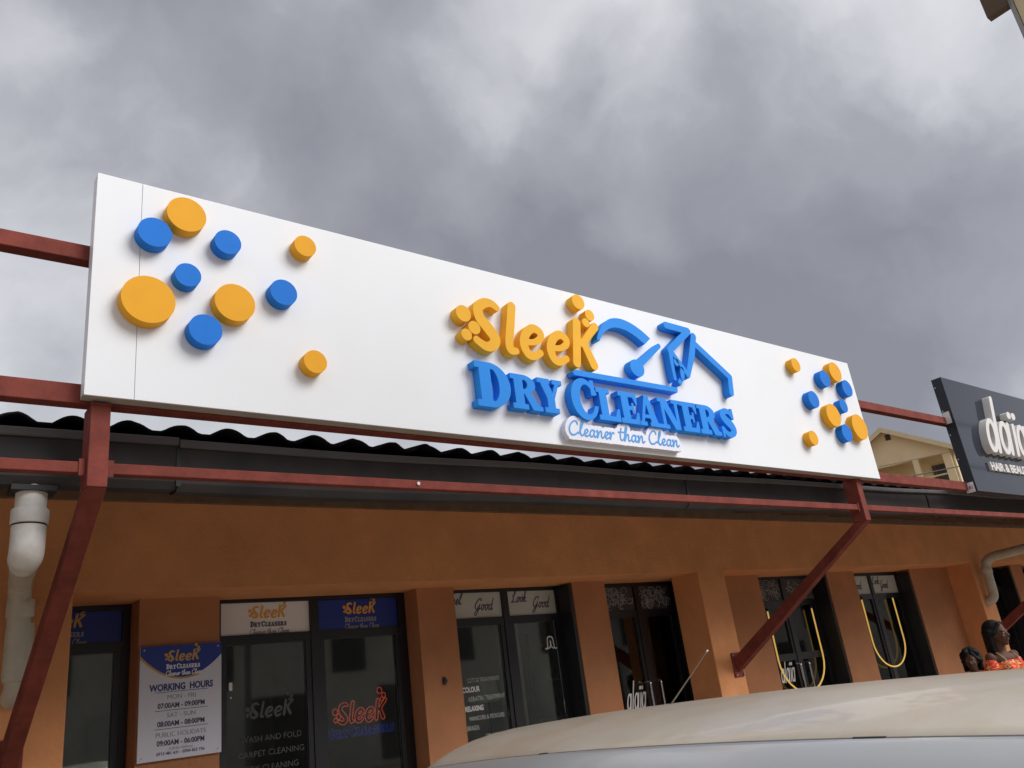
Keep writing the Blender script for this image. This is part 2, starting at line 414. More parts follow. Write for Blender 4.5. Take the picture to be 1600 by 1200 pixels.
# ------------------------------------------------------------------ setting: ground
g = MB().add([(-1500, -1500, 0), (1500, -1500, 0), (1500, 1500, 0), (-1500, 1500, 0)], [(0, 1, 2, 3)]).build('ground', m_soil); tag(g, kind='structure')
r = MB().add([(-200, -9, 0.004), (200, -9, 0.004), (200, 4.9, 0.004), (-200, 4.9, 0.004)], [(0, 1, 2, 3)]).build('road', m_asph); tag(r, kind='structure')
pv = MB().box(-20, 40, 5.02, 6.2, 0.0, 0.13).build('pavement', m_pave); tag(pv, kind='structure')
MB().box(-20, 40, 4.9, 5.018, 0.0, 0.135).build('kerb', m_pave, pv)

S = 3.9; W = 5.8; W2 = 6.18; WD = 6.38
# ------------------------------------------------------------------ shop building
def lz(X): return 2.562 + 0.0095 * X      # soffit height of the lintel beam
bd = thing('shop_building', (7.0, W, 0.0), 'long orange plastered shop row under a dark tiled roof', 'building')
# walls between the shopfronts
for x0, x1 in [(-6.0, -0.9), (1.605, 2.155), (3.83, 4.21), (5.61, 6.05), (7.30, 8.61), (10.08, 10.74), (12.26, 14.55), (15.75, 16.2), (17.6, 24)]:
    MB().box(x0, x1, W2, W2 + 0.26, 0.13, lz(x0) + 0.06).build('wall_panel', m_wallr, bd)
lb = MB()
X0, X1 = -6.0, 24.0
lb.hexa([(X0, W, lz(X0)), (X1, W, lz(X1)), (X1, W2 + 0.255, lz(X1)), (X0, W2 + 0.255, lz(X0)), (X0, W, 3.62), (X1, W, 3.62), (X1, W2 + 0.255, 3.62), (X0, W2 + 0.255, 3.62)])
lb.build('lintel_beam', m_wall, bd)
for x0 in (-5.7, 0.68, 7.07, 13.42, 19.8):
    MB().box(x0, x0 + 0.435, W + 0.004, W2 + 0.002, 0.13, lz(x0) + 0.02).build('column', m_wall, bd, bevel=0.008)
# interior shell
it = MB(); it.box(-6, 24, 9.6, 9.7, 0.13, 3.0).build('interior_back_wall', m_int, bd)
MB().box(-6, 24, W2 + 0.26, 9.6, 0.02, 0.14).build('interior_floor', m_intd, bd)
MB().box(-6, 24, W2 + 0.262, 9.6, 2.80, 2.9).build('interior_ceiling', m_int, bd)
for x in (-6.1, -1.0, 4.02, 8.2, 10.3, 14.0, 24):
    MB().box(x - 0.07, x + 0.07, W2 + 0.265, 9.595, 0.145, 2.795).build('partition_wall', m_int, bd)
# roof sheet with rolled tiles
def roofz(X): return 3.096 + 0.012 * X
rs = MB(); P = []
ph = []
xs = np.arange(-6, 24.001, 0.0208)
pitch = math.tan(R_(12))
WJ = [random.uniform(.86, 1.12) for _ in range(400)]
def wave(x):
    t = ((x + 0.075) / 0.2525) % 1.0
    q = int((x + 10.075) / 0.2525)
    return 0.043 * WJ[q] * math.sin(math.pi * t / (0.72 * (1.5 - .5 * WJ[q]))) ** 0.8 if t < 0.72 * (1.5 - .5 * WJ[q]) else 0.0
rows = []
for k in range(0, 18):
    y = 4.245 + 0.35 * k
    for yy, dz in ((y, 0.018), (y + 0.349, 0.0)):
        rows.append([(x, yy, roofz(x) + (yy - 4.245) * pitch + dz + wave(x)) for x in xs])
rs.grid(rows, True)
ro = rs.build('roof_sheet', m_roof, bd)
md = ro.modifiers.new('thick', 'SOLIDIFY'); md.thickness = 0.012; md.offset = -1
MB().hexa([(-6, 4.40, 2.93), (24, 4.40, 3.05), (24, 4.43, 3.05), (-6, 4.43, 2.93), (-6, 4.40, 3.135), (24, 4.40, 3.225), (24, 4.43, 3.225), (-6, 4.43, 3.135)]).build('fascia_board', m_roof, bd)
MB().hexa([(-6, 4.43, 3.02), (24, 4.43, 3.11), (24, W - 0.002, 3.47), (-6, W - 0.002, 3.38), (-6, 4.43, 3.04), (24, 4.43, 3.13), (24, W - 0.002, 3.49), (-6, W - 0.002, 3.40)]).build('soffit_board', m_soffit, bd)
for k in range(31):
    x = -5.6 + 0.96 * k; zz = 3.005 + 0.003 * (x + 6)
    MB().hexa([(x, 4.435, zz - 0.10), (x + 0.05, 4.435, zz - 0.10), (x + 0.05, W - 0.003, zz + 0.24), (x, W - 0.003, zz + 0.24), (x, 4.435, zz + 0.012), (x + 0.05, 4.435, zz + 0.012), (x + 0.05, W - 0.003, zz + 0.355), (x, W - 0.003, zz + 0.355)]).build('rafter', m_soffit, bd)
# gutter sections
def rim(X): return 3.045 + 0.0138 * X
MB().hexa([(-6, W - .05, EYE + 1.485), (24, W - .05, EYE + 1.70), (24, W - .001, EYE + 1.70), (-6, W - .001, EYE + 1.485), (-6, W - .05, EYE + 1.80), (24, W - .05, EYE + 1.85), (24, W - .001, EYE + 1.85), (-6, W - .001, EYE + 1.80)]).build('eave_shade_strip', m_soffit, bd)  # dark strip on the wall top, standing in for the shade under the eaves
def gutter(xa, xb, da, db):
    b = MB(); prof = [(0.16, 0.0), (0.16, -0.20), (0.13, -0.245), (0.03, -0.25), (0.0, -0.215), (-0.004, -0.012), (-0.016, 0.0), (-0.016, 0.010), (0.012, 0.012), (0.012, -0.01), (0.014, -0.205), (0.04, -0.232), (0.125, -0.23), (0.148, -0.19), (0.148, 0.0)]
    n = 10; P = []
    for i in range(n + 1):
        t = i / n; x = xa + (xb - xa) * t; z = rim(x) + da * (1 - t) + db * t + 0.006 * math.sin(x * 2.1)
        P.append([(x, 4.215 + p[0] + 0.004 * math.sin(x * 3), z + p[1]) for p in prof])
    b.grid(P, False, True)
    gs = b.build('gutter_section', m_gutter, bd, recalc=True)
    P = []
    for i in range(n + 1):
        t = i / n; x = xa + (xb - xa) * t; z = rim(x) + da * (1 - t) + db * t + 0.006 * math.sin(x * 2.1)
        P.append([(x, 4.215 + p[0] + 0.004 * math.sin(x * 3), z + p[1]) for p in ((-.018, .013), (-.026, .008), (-.026, -.024), (-.018, -.030), (-.006, -.028), (-.006, .013))])
    MB().grid(P, False, True).build('gutter_lip', m_lip, gs, recalc=True)
    return gs
for xa, xb, da, db in [(-6, 1.252, 0, 0.004), (1.258, 5.20, -0.006, 0.0), (5.206, 9.2, 0.0, 0.01), (9.206, 13.2, 0.01, 0.02), (13.206, 24, 0.02, 0)]:
    gs = gutter(xa, xb, da, db)
    if xa > 0:
        MB().box(xa - 0.012, xa + 0.012, 4.205, 4.212, rim(xa) - 0.235, rim(xa) - 0.02).build('joint_seal', m_black, gs)
# downpipes
def bend(pts, r=0.14, n=6):
    pts = [Vector(p) for p in pts]; out = [pts[0]]
    for i in range(1, len(pts) - 1):
        a, b, c = pts[i - 1], pts[i], pts[i + 1]; u = (a - b).normalized(); v = (c - b).normalized(); k = min(r, (a - b).length * 0.45, (c - b).length * 0.45)
        p, q = b + u * k, b + v * k
        for t in np.linspace(0, 1, n): out.append((1 - t) ** 2 * p + 2 * t * (1 - t) * b + t * t * q)
    return out + [pts[-1]]
def ring(c, ax, r, h, name, parent, material=m_pvc):
    c = Vector(c); ax = Vector(ax).normalized()
    return MB().tube([c - ax * h / 2, c - ax * h * 0.42, c + ax * h * 0.42, c + ax * h / 2], [r - 0.004, r, r, r - 0.004], 28).build(name, material, parent)
m_pvcd = mat('weathered_pvc', (0.54, 0.49, 0.40), 0.55, var=0.08, dirt=(0.34, 0.28, 0.20), dscale=7, damt=0.6)
dp = MB().tube(bend([(0.625, 4.31, EYE + 1.20), (0.625, 4.31, EYE + 0.885), (0.66, 4.60, EYE + 0.90)], 0.09, 8), 0.066, 28).build('downpipe', m_pvc, bd)
MB().tube(bend([(0.625, 4.31, EYE + 1.02), (0.625, 4.31, EYE + 0.885), (0.64, 4.45, EYE + 0.892)], 0.085, 8), 0.0725, 28).build('elbow', m_pvc, dp)
MB().tube(bend([(0.66, 4.59, EYE + 0.90), (0.80, 5.66, EYE + 1.0), (0.83, 5.70, EYE + 0.40), (0.83, 5.86, EYE + 0.34)], 0.09, 8), 0.062, 28).build('lower_pipe', m_pvcd, dp)
ring((0.625, 4.31, EYE + 1.055), (0, 0, 1), 0.0795, 0.07, 'socket', dp); ring((0.625, 4.31, EYE + 1.015), (0, 0, 1), 0.0735, 0.008, 'seal', dp, m_black); ring((0.815, 5.68, EYE + 0.845), (0, 0, 1), 0.074, 0.10, 'socket', dp, m_pvcd); ring((0.825, 5.695, EYE + 0.60), (0, 0, 1), 0.075, 0.32, 'socket', dp, m_pvcd)
MB().box(0.53, 0.72, 4.23, 4.37, EYE + 1.165, EYE + 1.19).build('outlet_flange', m_black, dp)
dp = MB().tube(bend([(13.60, 4.31, EYE + 1.30), (13.60, 4.33, EYE + 1.17), (13.60, 5.67, EYE + 1.10), (13.60, 5.69, EYE + 0.52), (13.60, 5.85, EYE + 0.46)], 0.16), 0.068, 24).build('downpipe', m_pvcd, bd)
ring((13.60, 5.68, EYE + 0.93), (0, 0, 1), 0.078, 0.09, 'socket', dp, m_pvcd)

# ------------------------------------------------------------------ letter shapes
GS = {}
GS['D'] = U(rect(0, 0, .48, .145), rect(0, .855, .48, 1), rect(.11, 0, .42, 1), SUB(INT(ell(.38, .5, .575, .5), rect(.36, -1, 2, 2)), INT(ell(.42, .5, .215, .375), rect(.42, -1, 2, 2))))
GS['R'] = U(rect(.11, 0, .41, 1), rect(0, 0, .53, .15), rect(0, .85, .48, 1), SUB(INT(ell(.42, .725, .43, .275), rect(.38, -1, 2, 2)), INT(ell(.41, .725, .16, .145), rect(.41, -1, 2, 2))), poly([(.40, .52), (.66, .50), (.98, .06), (.98, 0), (.68, 0), (.45, .42)]), rect(.70, 0, 1.03, .13))
GS['Y'] = U(poly([(.06, .98), (.40, .98), (.62, .48), (.33, .42)]), poly([(.76, .98), (.92, .98), (.62, .40), (.50, .44)]), rect(.33, 0, .63, .5), rect(0, .86, .50, 1), rect(.60, .86, 1.0, 1), rect(.19, 0, .77, .145))
GS['C'] = U(SUB(ell(.47, .5, .47, .515), ell(.55, .5, .25, .37), rect(.62, .36, 1.2, .64), poly([(.50, .5), (1.2, .34), (1.2, .66)])), rect(.72, .62, .86, 1.0))
GS['L'] = U(rect(.11, 0, .42, 1), rect(0, 0, .90, .15), rect(0, .85, .56, 1), poly([(.66, .1), (.90, .1), (.90, .40), (.82, .40)]))
GS['E'] = U(rect(.11, 0, .42, 1), rect(0, 0, .80, .15), rect(0, .85, .80, 1), rect(.36, .435, .60, .565), rect(.54, .33, .63, .67), poly([(.60, .9), (.80, .9), (.80, .63), (.73, .63)]), poly([(.60, .1), (.82, .1), (.82, .38), (.75, .38)]))
GS['A'] = U(poly([(.09, .05), (.23, .05), (.50, .86), (.42, 1.0)]), poly([(.38, 1), (.60, 1), (.95, .03), (.61, .03)]), rect(.22, .25, .70, .365), rect(0, 0, .37, .13), rect(.52, 0, 1.05, .13))
GS['N'] = U(rect(.12, 0, .26, 1), rect(0, 0, .38, .13), rect(0, .87, .38, 1), poly([(.06, 1), (.38, 1), (.89, 0), (.64, 0)]), rect(.75, 0, .89, 1), rect(.63, .87, 1.01, 1))
GS['S'] = U(stroke([(.70, .70, .5), (.60, .86, .75), (.38, .89, .85), (.22, .74, 1.1), (.36, .58, 1.3), (.58, .42, 1.35), (.66, .25, 1.15), (.50, .11, .85), (.28, .14, .75), (.14, .30, .5)], .115), rect(.67, .64, .78, 1.0), rect(.05, 0, .16, .36))
# rounded brush word, in sign-plane coordinates (u, v)
def eshape(dx, dy):
    return U(stroke([(3.412 + dx, 2.214 + dy, .72), (3.47 + dx, 2.226 + dy, .74), (3.522 + dx, 2.262 + dy, .85), (3.523 + dx, 2.306 + dy, 1.0), (3.468 + dx, 2.327 + dy, 1.0), (3.405 + dx, 2.285 + dy, 1.05), (3.368 + dx, 2.205 + dy, 1.12), (3.388 + dx, 2.132 + dy, 1.08), (3.44 + dx, 2.117 + dy, .95), (3.505 + dx, 2.15 + dy, .8)], .0315))
SLEEK = {
 'S': stroke([(3.172, 2.425, .72), (3.13, 2.447, .85), (3.075, 2.442, 1.0), (3.018, 2.397, 1.1), (3.022, 2.325, 1.22), (3.082, 2.255, 1.3), (3.125, 2.195, 1.25), (3.105, 2.142, 1.1), (3.045, 2.123, .95), (2.975, 2.158, .8)], .034),
 'l': stroke([(3.303, 2.462, 1.0), (3.272, 2.32, 1.0), (3.243, 2.19, 1.0), (3.247, 2.133, .95), (3.292, 2.130, .75)], .0335),
 'e': eshape(0, 0), 'e2': eshape(.234, -.006),
 'K': U(stroke([(3.893, 2.452), (3.832, 2.128)], .036, smooth=False), stroke([(4.072, 2.450, 1.0), (3.915, 2.285, .8)], .033, smooth=False), stroke([(3.93, 2.30, .9), (3.998, 2.134, 1.05)], .036, smooth=False)),
}
BB = {'S': (2.93, 2.07, 3.23, 2.50), 'l': (3.19, 2.08, 3.34, 2.52), 'e': (3.31, 2.06, 3.58, 2.38), 'e2': (3.54, 2.05, 3.82, 2.38), 'K': (3.77, 2.07, 4.13, 2.51)}
DOTS = [(2.893, 2.329, .058), (2.967, 2.242, .047), (2.899, 2.181, .041), (3.944, 2.627, .060), (4.039, 2.537, .045), (3.987, 2.467, .036)]
DRY = [('D', 2.930, 1.705, .285, .305), ('R', 3.208, 1.722, .240, .241), ('Y', 3.433, 1.722, .217, .241), ('C', 3.725, 1.708, .268, .300), ('L', 3.968, 1.722, .232, .241), ('E', 4.184, 1.722, .232, .241),
       ('A', 4.364, 1.722, .222, .241), ('N', 4.597, 1.722, .243, .241), ('E', 4.846, 1.722, .232, .241), ('R', 5.046, 1.722, .244, .241), ('S', 5.300, 1.716, .245, .253)]
# handwriting
HW = {
 'C': ([[(1.12, 1.55), (1.02, 1.9), (.65, 1.95), (.25, 1.4), (.12, .65), (.38, .08), (.8, .08), (1.12, .4)]], 1.25),
 'l': ([[(0, .3), (.35, 1.1), (.55, 1.85), (.4, 2.0), (.25, 1.4), (.22, .45), (.38, .05), (.65, .22)]], .62),
 'e': ([[(0, .25), (.35, .45), (.55, .8), (.4, 1.0), (.2, .8), (.14, .35), (.34, .03), (.72, .25)]], .70),
 'a': ([[(.65, .85), (.4, 1.0), (.15, .65), (.14, .2), (.34, .03), (.6, .4), (.7, .95), (.63, .3), (.76, .03), (.97, .25)]], .95),
 'n': ([[(0, .85), (.12, 1.0), (.13, .5), (.12, .0), (.3, .65), (.5, 1.0), (.64, .8), (.62, .3), (.75, .03), (.97, .25)]], .95),
 'r': ([[(0, .8), (.14, 1.0), (.15, .5), (.13, .0), (.26, .6), (.45, .98), (.62, .9)]], .70),
 't': ([[(.34, 1.75), (.22, .9), (.24, .3), (.42, .03), (.7, .25)], [(-.02, 1.15), (.35, 1.2), (.65, 1.22)]], .70),
 'h': ([[(0, .3), (.32, 1.3), (.42, 1.9), (.28, 2.0), (.16, 1.3), (.1, .0), (.3, .65), (.5, 1.0), (.64, .8), (.6, .3), (.74, .03), (.97, .25)]], .95),
 'o': ([[(.5, .98), (.2, .85), (.12, .35), (.35, .03), (.62, .4), (.52, .98), (.7, .8), (.85, .9)]], .78),
 'd': ([[(.65, .85), (.4, 1.0), (.15, .65), (.14, .2), (.34, .03), (.62, .5), (.85, 2.0), (.66, .4), (.76, .03), (.97, .25)]], .95),
 'k': ([[(0, .3), (.35, 1.3), (.45, 1.95), (.3, 1.9), (.15, .0)], [(.18, .45), (.5, .95), (.55, .7), (.25, .5), (.5, .2), (.72, .03), (.9, .2)]], .88),
 'F': ([[(.3, 1.75), (.5, 2.0), (1.0, 1.85), (1.5, 2.05)], [(.95, 1.85), (.75, 1.0), (.5, .15), (.15, -.02), (.0, .25)], [(.45, 1.0), (.8, 1.05), (1.15, 1.1)]], 1.2),
 'G': ([[(1.2, 1.6), (1.15, 1.95), (.7, 1.9), (.2, 1.2), (.15, .5), (.5, .2), (1.0, .8), (1.05, 1.1), (.85, .0), (.5, -.75), (.15, -.5), (.6, .0), (1.3, .4)]], 1.35),
 'L': ([[(.15, 1.3), (.3, 1.1), (.7, 1.6), (.8, 2.0), (.55, 1.95), (.45, 1.2), (.3, .2), (.0, .1), (.2, .0), (.7, .1), (1.2, .02), (1.4, .25)]], 1.25),
 ' ': ([], .55)}
def hand(s, xh, x0, y0, r, sx=1.0, shear=.12):
    fs = []; x = x0
    for ch in s:
        st, adv = HW[ch]
        for q in st: fs.append(stroke([(x + (px + shear * py) * xh * sx, y0 + py * xh) for px, py in q], r, 5))
        x += adv * xh * sx
    return U(*fs), x
_, tagx = hand('Cleaner than Clean', .052, 3.665, 1.592, .0056, sx=1.0)
tagw, tagx = hand('Cleaner than Clean', .052, 3.665, 1.592, .0056, sx=1.105 / (tagx - 3.665))

# ------------------------------------------------------------------ white signboard
sb = thing('shop_signboard', (4.2, S, EYE + 1.529), 'wide white signboard with orange and blue raised lettering above the dry cleaner', 'signboard')
sx0, sx1, sz0, sz1 = .741, 7.70, EYE + 1.529, EYE + 2.736
MB().box(sx0, .9555, S, S + .012, sz0, sz1).build('panel', m_white, sb, bevel=.0012)
MB().box(.9575, sx1, S, S + .012, sz0, sz1).build('panel', m_white, sb, bevel=.0012)
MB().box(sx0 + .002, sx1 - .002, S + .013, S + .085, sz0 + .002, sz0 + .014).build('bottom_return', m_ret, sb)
MB().box(sx0 + .002, sx1 - .002, S + .013, S + .085, sz1 - .014, sz1 - .002).build('top_return', m_white, sb)
MB().box(sx0 + .002, sx0 + .014, S + .013, S + .085, sz0 + .016, sz1 - .016).build('side_return', m_white, sb)
MB().box(sx1 - .014, sx1 - .002, S + .013, S + .085, sz0 + .016, sz1 - .016).build('side_return', m_white, sb)
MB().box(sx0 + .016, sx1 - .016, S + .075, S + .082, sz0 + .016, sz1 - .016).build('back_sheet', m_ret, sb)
DISCS = [('o', 1.162, 2.569, .101), ('b', 1.007, 2.419, .083), ('b', 1.379, 2.458, .072), ('o', 1.823, 2.549, .066), ('b', 1.174, 2.212, .066), ('o', .988, 2.034, .127), ('o', 1.416, 2.104, .107), ('b', 1.265, 1.920, .084), ('b', 1.686, 2.222, .077), ('o', 1.856, 1.834, .067),
         ('o', 6.626, 2.531, .067), ('o', 7.289, 2.556, .101), ('b', 7.069, 2.456, .083), ('b', 7.429, 2.403, .086), ('b', 6.774, 2.210, .082), ('b', 7.269, 2.202, .066), ('o', 7.042, 2.084, .112), ('o', 7.458, 2.009, .128), ('b', 7.193, 1.925, .084), ('o', 6.600, 1.822, .067)]
for c, u, v, rr in DISCS:
    link('disc', disc_mesh(rr, .068), m_orange if c == 'o' else m_blue, sb, loc=(u, S - .001, EYE + v))
DP = .068
for k, f in SLEEK.items():
    link('letter', glyph('letter_' + k, f, BB[k], .0022, DP, .0015), m_orange2, sb, loc=(0, S - .001, EYE))
for u, v, rr in DOTS: link('dot', disc_mesh(rr, DP, 48, .002), m_orange2, sb, loc=(u, S - .001, EYE + v))
gcache = {}
for ch, u, v, sw, sh in DRY:
    if ch not in gcache: gcache[ch] = glyph('letter_' + ch, GS[ch], (0, 0, 1.06, 1.02), .0085, DP, .005)
    link('letter', gcache[ch], m_blue2, sb, loc=(u, S - .001, EYE + v), scale=(sw, 1, sh))
def logo(name, f, bb): return link(name, glyph(name, f, bb, .0028, DP, .0015), m_blue2, sb, loc=(0, S - .001, EYE))
logo('underline_bar', poly([(3.800, 2.070), (3.774, 2.050), (3.785, 2.028), (4.858, 2.034), (4.866, 2.076)]), (3.76, 2.0, 4.9, 2.1))
outer = catmull([(4.072, 2.345), (4.088, 2.39), (4.15, 2.475), (4.24, 2.545), (4.351, 2.570), (4.47, 2.553), (4.58, 2.508), (4.660, 2.456)], 6)
inner = catmull([(4.585, 2.395), (4.50, 2.445), (4.41, 2.478), (4.318, 2.487), (4.25, 2.474), (4.19, 2.443), (4.13, 2.39), (4.098, 2.342)], 6)
logo('iron_arch', poly([tuple(p) for p in outer] + [tuple(p) for p in inner]), (4.05, 2.32, 4.68, 2.59))
logo('dial_pin', U(ell(4.448, 2.178, .074, .070), stroke([(4.49, 2.222, 1.25), (4.745, 2.408, .85)], .024, smooth=False)), (4.36, 2.09, 4.79, 2.45))
logo('hanger', U(stroke([(4.885, 2.614), (5.148, 2.608), (4.87, 2.395)], .030, smooth=False), stroke([(4.872, 2.388, 1.1), (4.862, 2.27, .9), (4.862, 2.150, .8)], .021, smooth=False),
    stroke([(4.885, 2.388, .9), (5.03, 2.205, 1.1)], .021, smooth=False), stroke([(5.205, 2.572, 1.0), (5.135, 2.40, 1.1), (5.030, 2.200, .75)], .030, smooth=False),
    stroke([(5.195, 2.505), (5.572, 2.262), (5.545, 2.118)], .029, smooth=False)), (4.82, 2.09, 5.63, 2.66))
logo('bubble', ell(4.917, 2.296, .028, .032), (4.88, 2.25, 4.96, 2.34))
logo('droplet', T(ell(0, 0, .024, .060), 1, 1, 4.962, 2.205, .15), (4.92, 2.13, 5.02, 2.28))
logo('bubble', poly([(4.885, 2.125), (4.915, 2.100), (4.945, 2.135), (4.915, 2.165)]), (4.87, 2.08, 4.96, 2.18))
plate_f = U(grow(tagw, .030), rect(3.668, 1.560, 4.790, 1.655))
pl = link('tagline_plate', glyph('tagline_plate', plate_f, (3.58, 1.50, 4.92, 1.80), .003, .045, .001), m_plate, sb, loc=(0, S - .001, EYE))
link('script_lettering', glyph('script_lettering', tagw, (3.62, 1.54, 4.88, 1.77), .0016, .003), m_scriptblue, pl, loc=(0, S - .001 - .045, EYE))
for x, z in [(sx0 + .03, sz1 - .03)]: pass

# ------------------------------------------------------------------ red steel frame
fr = thing('sign_frame', (4.1, 4.0, EYE), 'red oxide painted steel frame carrying the signboards', 'steel frame')
def sr(X): return 0.0062 * X
def rail(z0, z1, y0, y1, xa, xb, name, k=0.0062, off=0.0):
    b = MB(); p = []
    for z in (z0, z1): p += [(xa, y0, EYE + z + k * xa + off), (xb, y0, EYE + z + k * xb + off), (xb, y1, EYE + z + k * xb + off), (xa, y1, EYE + z + k * xa + off)]
    b.hexa(p); return b.build(name, m_red, fr, bevel=.004)
rail(2.268, 2.352, 3.988, 4.068, -4, 16, 'rail', .0055)
rail(1.515, 1.612, 3.988, 4.068, -4, 16, 'rail', .0025)
MIDS = [(-4, .784, .010), (.876, 7.36, .0068), (7.44, 16, .011)]
def midz(x): return 1.184 + .0075 * x
for xa, xb, k in MIDS:
    b = MB(); p = []
    for dz in (0, .052): p += [(xa, 4.0, EYE + midz(xa) + dz), (xb, 4.0, EYE + midz(xb) + dz), (xb, 4.055, EYE + midz(xb) + dz), (xa, 4.055, EYE + midz(xa) + dz)]
    b.hexa(p); b.build('tie_beam', m_red, fr, bevel=.004)
for xc, zb in ((.830, 1.118), (7.400, 1.135), (13.70, 1.16)):
    x0, x1 = xc - .043, xc + .043
    MB().box(x0, x1, 3.965, 4.105, EYE + zb, EYE + 1.513 + .0025 * xc).build('post', m_red, fr, bevel=.004)
    # diagonal brace to the column
    ya, yb = 3.967, 4.103
    za = EYE + zb - .002
    ex, ez = W - .012, EYE + .015 + .004 * xc
    wd = .125
    d = Vector((0, ex - 4.035, ez - za)).normalized(); nrm_ = Vector((0, -d.z, d.y))
    A1 = Vector((0, ya, za)); A2 = Vector((0, yb, za + .0)) ; C0 = Vector((0, ex, ez))
    lo = C0 - nrm_ * wd / 2; hi = C0 + nrm_ * wd / 2
    MB().hexa([(x0 + .001, A1.y, A1.z), (x1 - .001, A1.y, A1.z), (x1 - .001, lo.y, lo.z), (x0 + .001, lo.y, lo.z), (x0 + .001, A2.y, A2.z), (x1 - .001, A2.y, A2.z), (x1 - .001, hi.y, hi.z), (x0 + .001, hi.y, hi.z)]).build('brace', m_red, fr, bevel=.004)
    bp = MB().box(xc - .075, xc + .075, W - .010, W + .002, ez - .12, ez + .12).build('base_plate', m_red, fr, bevel=.003)
    for dx in (-.058, .058):
        for dz in (-.098, .098):
            MB().cyl((xc + dx, W - .026, ez + dz), (xc + dx, W - .008, ez + dz), .009, 8).build('bolt', m_bolt, bp)
for xc in (.830, 7.400):
    for sg in (-1, 1):
        zz = EYE + midz(xc) - .004
        MB().box(xc + sg * .044 - (.03 if sg < 0 else 0), xc + sg * .044 + (.03 if sg > 0 else 0), 3.994, 3.999, zz - .012, zz + .068).build('weld_plate', m_red, fr, bevel=.002)
    zt = EYE + 1.513 + .0025 * xc
    MB().tube([(xc - .046, 3.962, zt), (xc + .046, 3.962, zt)], .006, 6).build('weld_bead', m_red, fr)
for xx, yy_ in ((2.55, 0), (.15, 0)):
    MB().cyl((xx, 3.992, EYE + midz(xx) + .03), (xx, 4.004, EYE + midz(xx) + .03), .011, 8).build('bolt', m_bolt, fr)

# ------------------------------------------------------------------ dark neighbouring signboard
ns = thing('salon_signboard', (11.5, S, EYE + 1.5), 'dark glossy signboard with off white raised lettering at the right edge', 'signboard')
nx0, nx1, nz0, nz1 = 9.76, 14.9, EYE + 1.51, EYE + 2.875
MB().box(nx0, nx1, S, S + .01, nz0, nz1).build('panel', m_navysign, ns, bevel=.0015)
MB().box(nx0 + .001, nx0 + .012, S + .011, S + .115, nz0 + .001, nz1 - .001).build('side_return', m_navyside, ns)
MB().box(nx1 - .012, nx1 - .001, S + .011, S + .115, nz0 + .001, nz1 - .001).build('side_return', m_navyside, ns)
MB().box(nx0 + .013, nx1 - .013, S + .011, S + .114, nz0 + .001, nz0 + .012).build('bottom_return', m_navyside, ns)
MB().box(nx0 + .013, nx1 - .013, S + .011, S + .114, nz1 - .012, nz1 - .001).build('top_return', m_navyside, ns)
for k in range(5):
    zz = nz0 + .1 + k * .29
    MB().cyl((nx0 - .004, S + .095, zz), (nx0 + .003, S + .095, zz), .008, 8).build('rivet', m_bolt, ns)
MB().box(nx0 - .012, nx0, S + .03, S + .105, EYE + 2.32, EYE + 2.46).build('bracket', m_pvc, ns)
MB().box(nx0 - .006, nx0 - .001, S + .02, S + .115, nz0 - .002, nz0 + .11).build('sticker', m_print_w, ns)
link('sticker_print', text('sticker_print', '181', .05, .002), m_print_dk, ns, loc=(nx0 - .007, S + .068, nz0 + .035), rot=(0, 0, -math.pi / 2))
def salon(h, r, split=False):
    fs = []
    def ringA(c): fs.append(stroke([(c + .2 * math.cos(t), .5 + .46 * math.sin(t)) for t in np.linspace(0, 2 * math.pi, 11)[:-1]], r, 5, closed=True))
    def stem(x, t): fs.append(stroke([(x, t), (x, .03)], r, smooth=False))
    if split: ringA(.0); stem(.22, .95); stem(.48, 1.72)
    else: ringA(.24); stem(.52, 1.72)
    ringA(.92); stem(1.19, .95); stem(1.5, .95); ringA(1.88); stem(2.1, .95)
    fs.append(ell(1.37, 1.28, .11, .12)); fs.append(ell(1.63, 1.28, .11, .12))
    return U(*fs)
sal_f = T(salon(1, .078), .52, .41, 10.24, 1.99, .34)
ltr = link('raised_lettering', glyph('salon_lettering', sal_f, (10.1, 1.90, 12.0, 2.80), .005, .085, .002), m_cream3d, ns, loc=(0, S - .001, EYE))
link('subtitle_lettering', text('salon_subtitle', 'HAIR & BEAUTY', .138, .03, .004, 'LEFT', 1.12), m_cream3d, ns, loc=(10.25, S - .001, EYE + 1.775))

# ------------------------------------------------------------------ printed logo meshes
def merged(fs): return U(*fs)
dots_f = U(*[ell(u, v, rr, rr) for u, v, rr in DOTS])
# shifted so the centre of the wordmark is the origin
sleek_all = lambda X, Y: U(*SLEEK.values(), dots_f)(X + 3.5, Y + 2.1)
sleek_loops = trace(sleek_all, (-.70, -.08, .66, .62), .0045)
me_sleek = solid('printed_wordmark', sleek_loops, .002)
DRYP = []; x = 0
for ch, sc_ in [('D', 1.25), ('R', 1), ('Y', 1), (' ', 1), ('C', 1.25), ('L', 1), ('E', 1), ('A', 1), ('N', 1), ('E', 1), ('R', 1), ('S', 1)]:
    if ch == ' ': x += .12; continue
    DRYP.append(T(GS[ch], .74 * sc_, 1.0 * sc_, x, 0)); x += {'D': .74, 'C': .72, 'L': .70, 'E': .66, 'A': .78, 'N': .78, 'R': .78, 'Y': .76, 'S': .68}[ch] * (1.22 if sc_ > 1 else 1) + .02
dry_loops = trace(U(*DRYP), (0, -.05, x, 1.3), .02); me_dry = solid('printed_name', [np.array(l) * .138 + np.array([[-x * .138 / 2, -.265]]) for l in dry_loops], .002)
hw_f, hx = hand('Cleaner than Clean', .085, -.62, -.49, .0105, sx=1.02)
me_hw = glyph('printed_tagline', hw_f, (-.75, -.60, .8, -.25), .0045, .002)
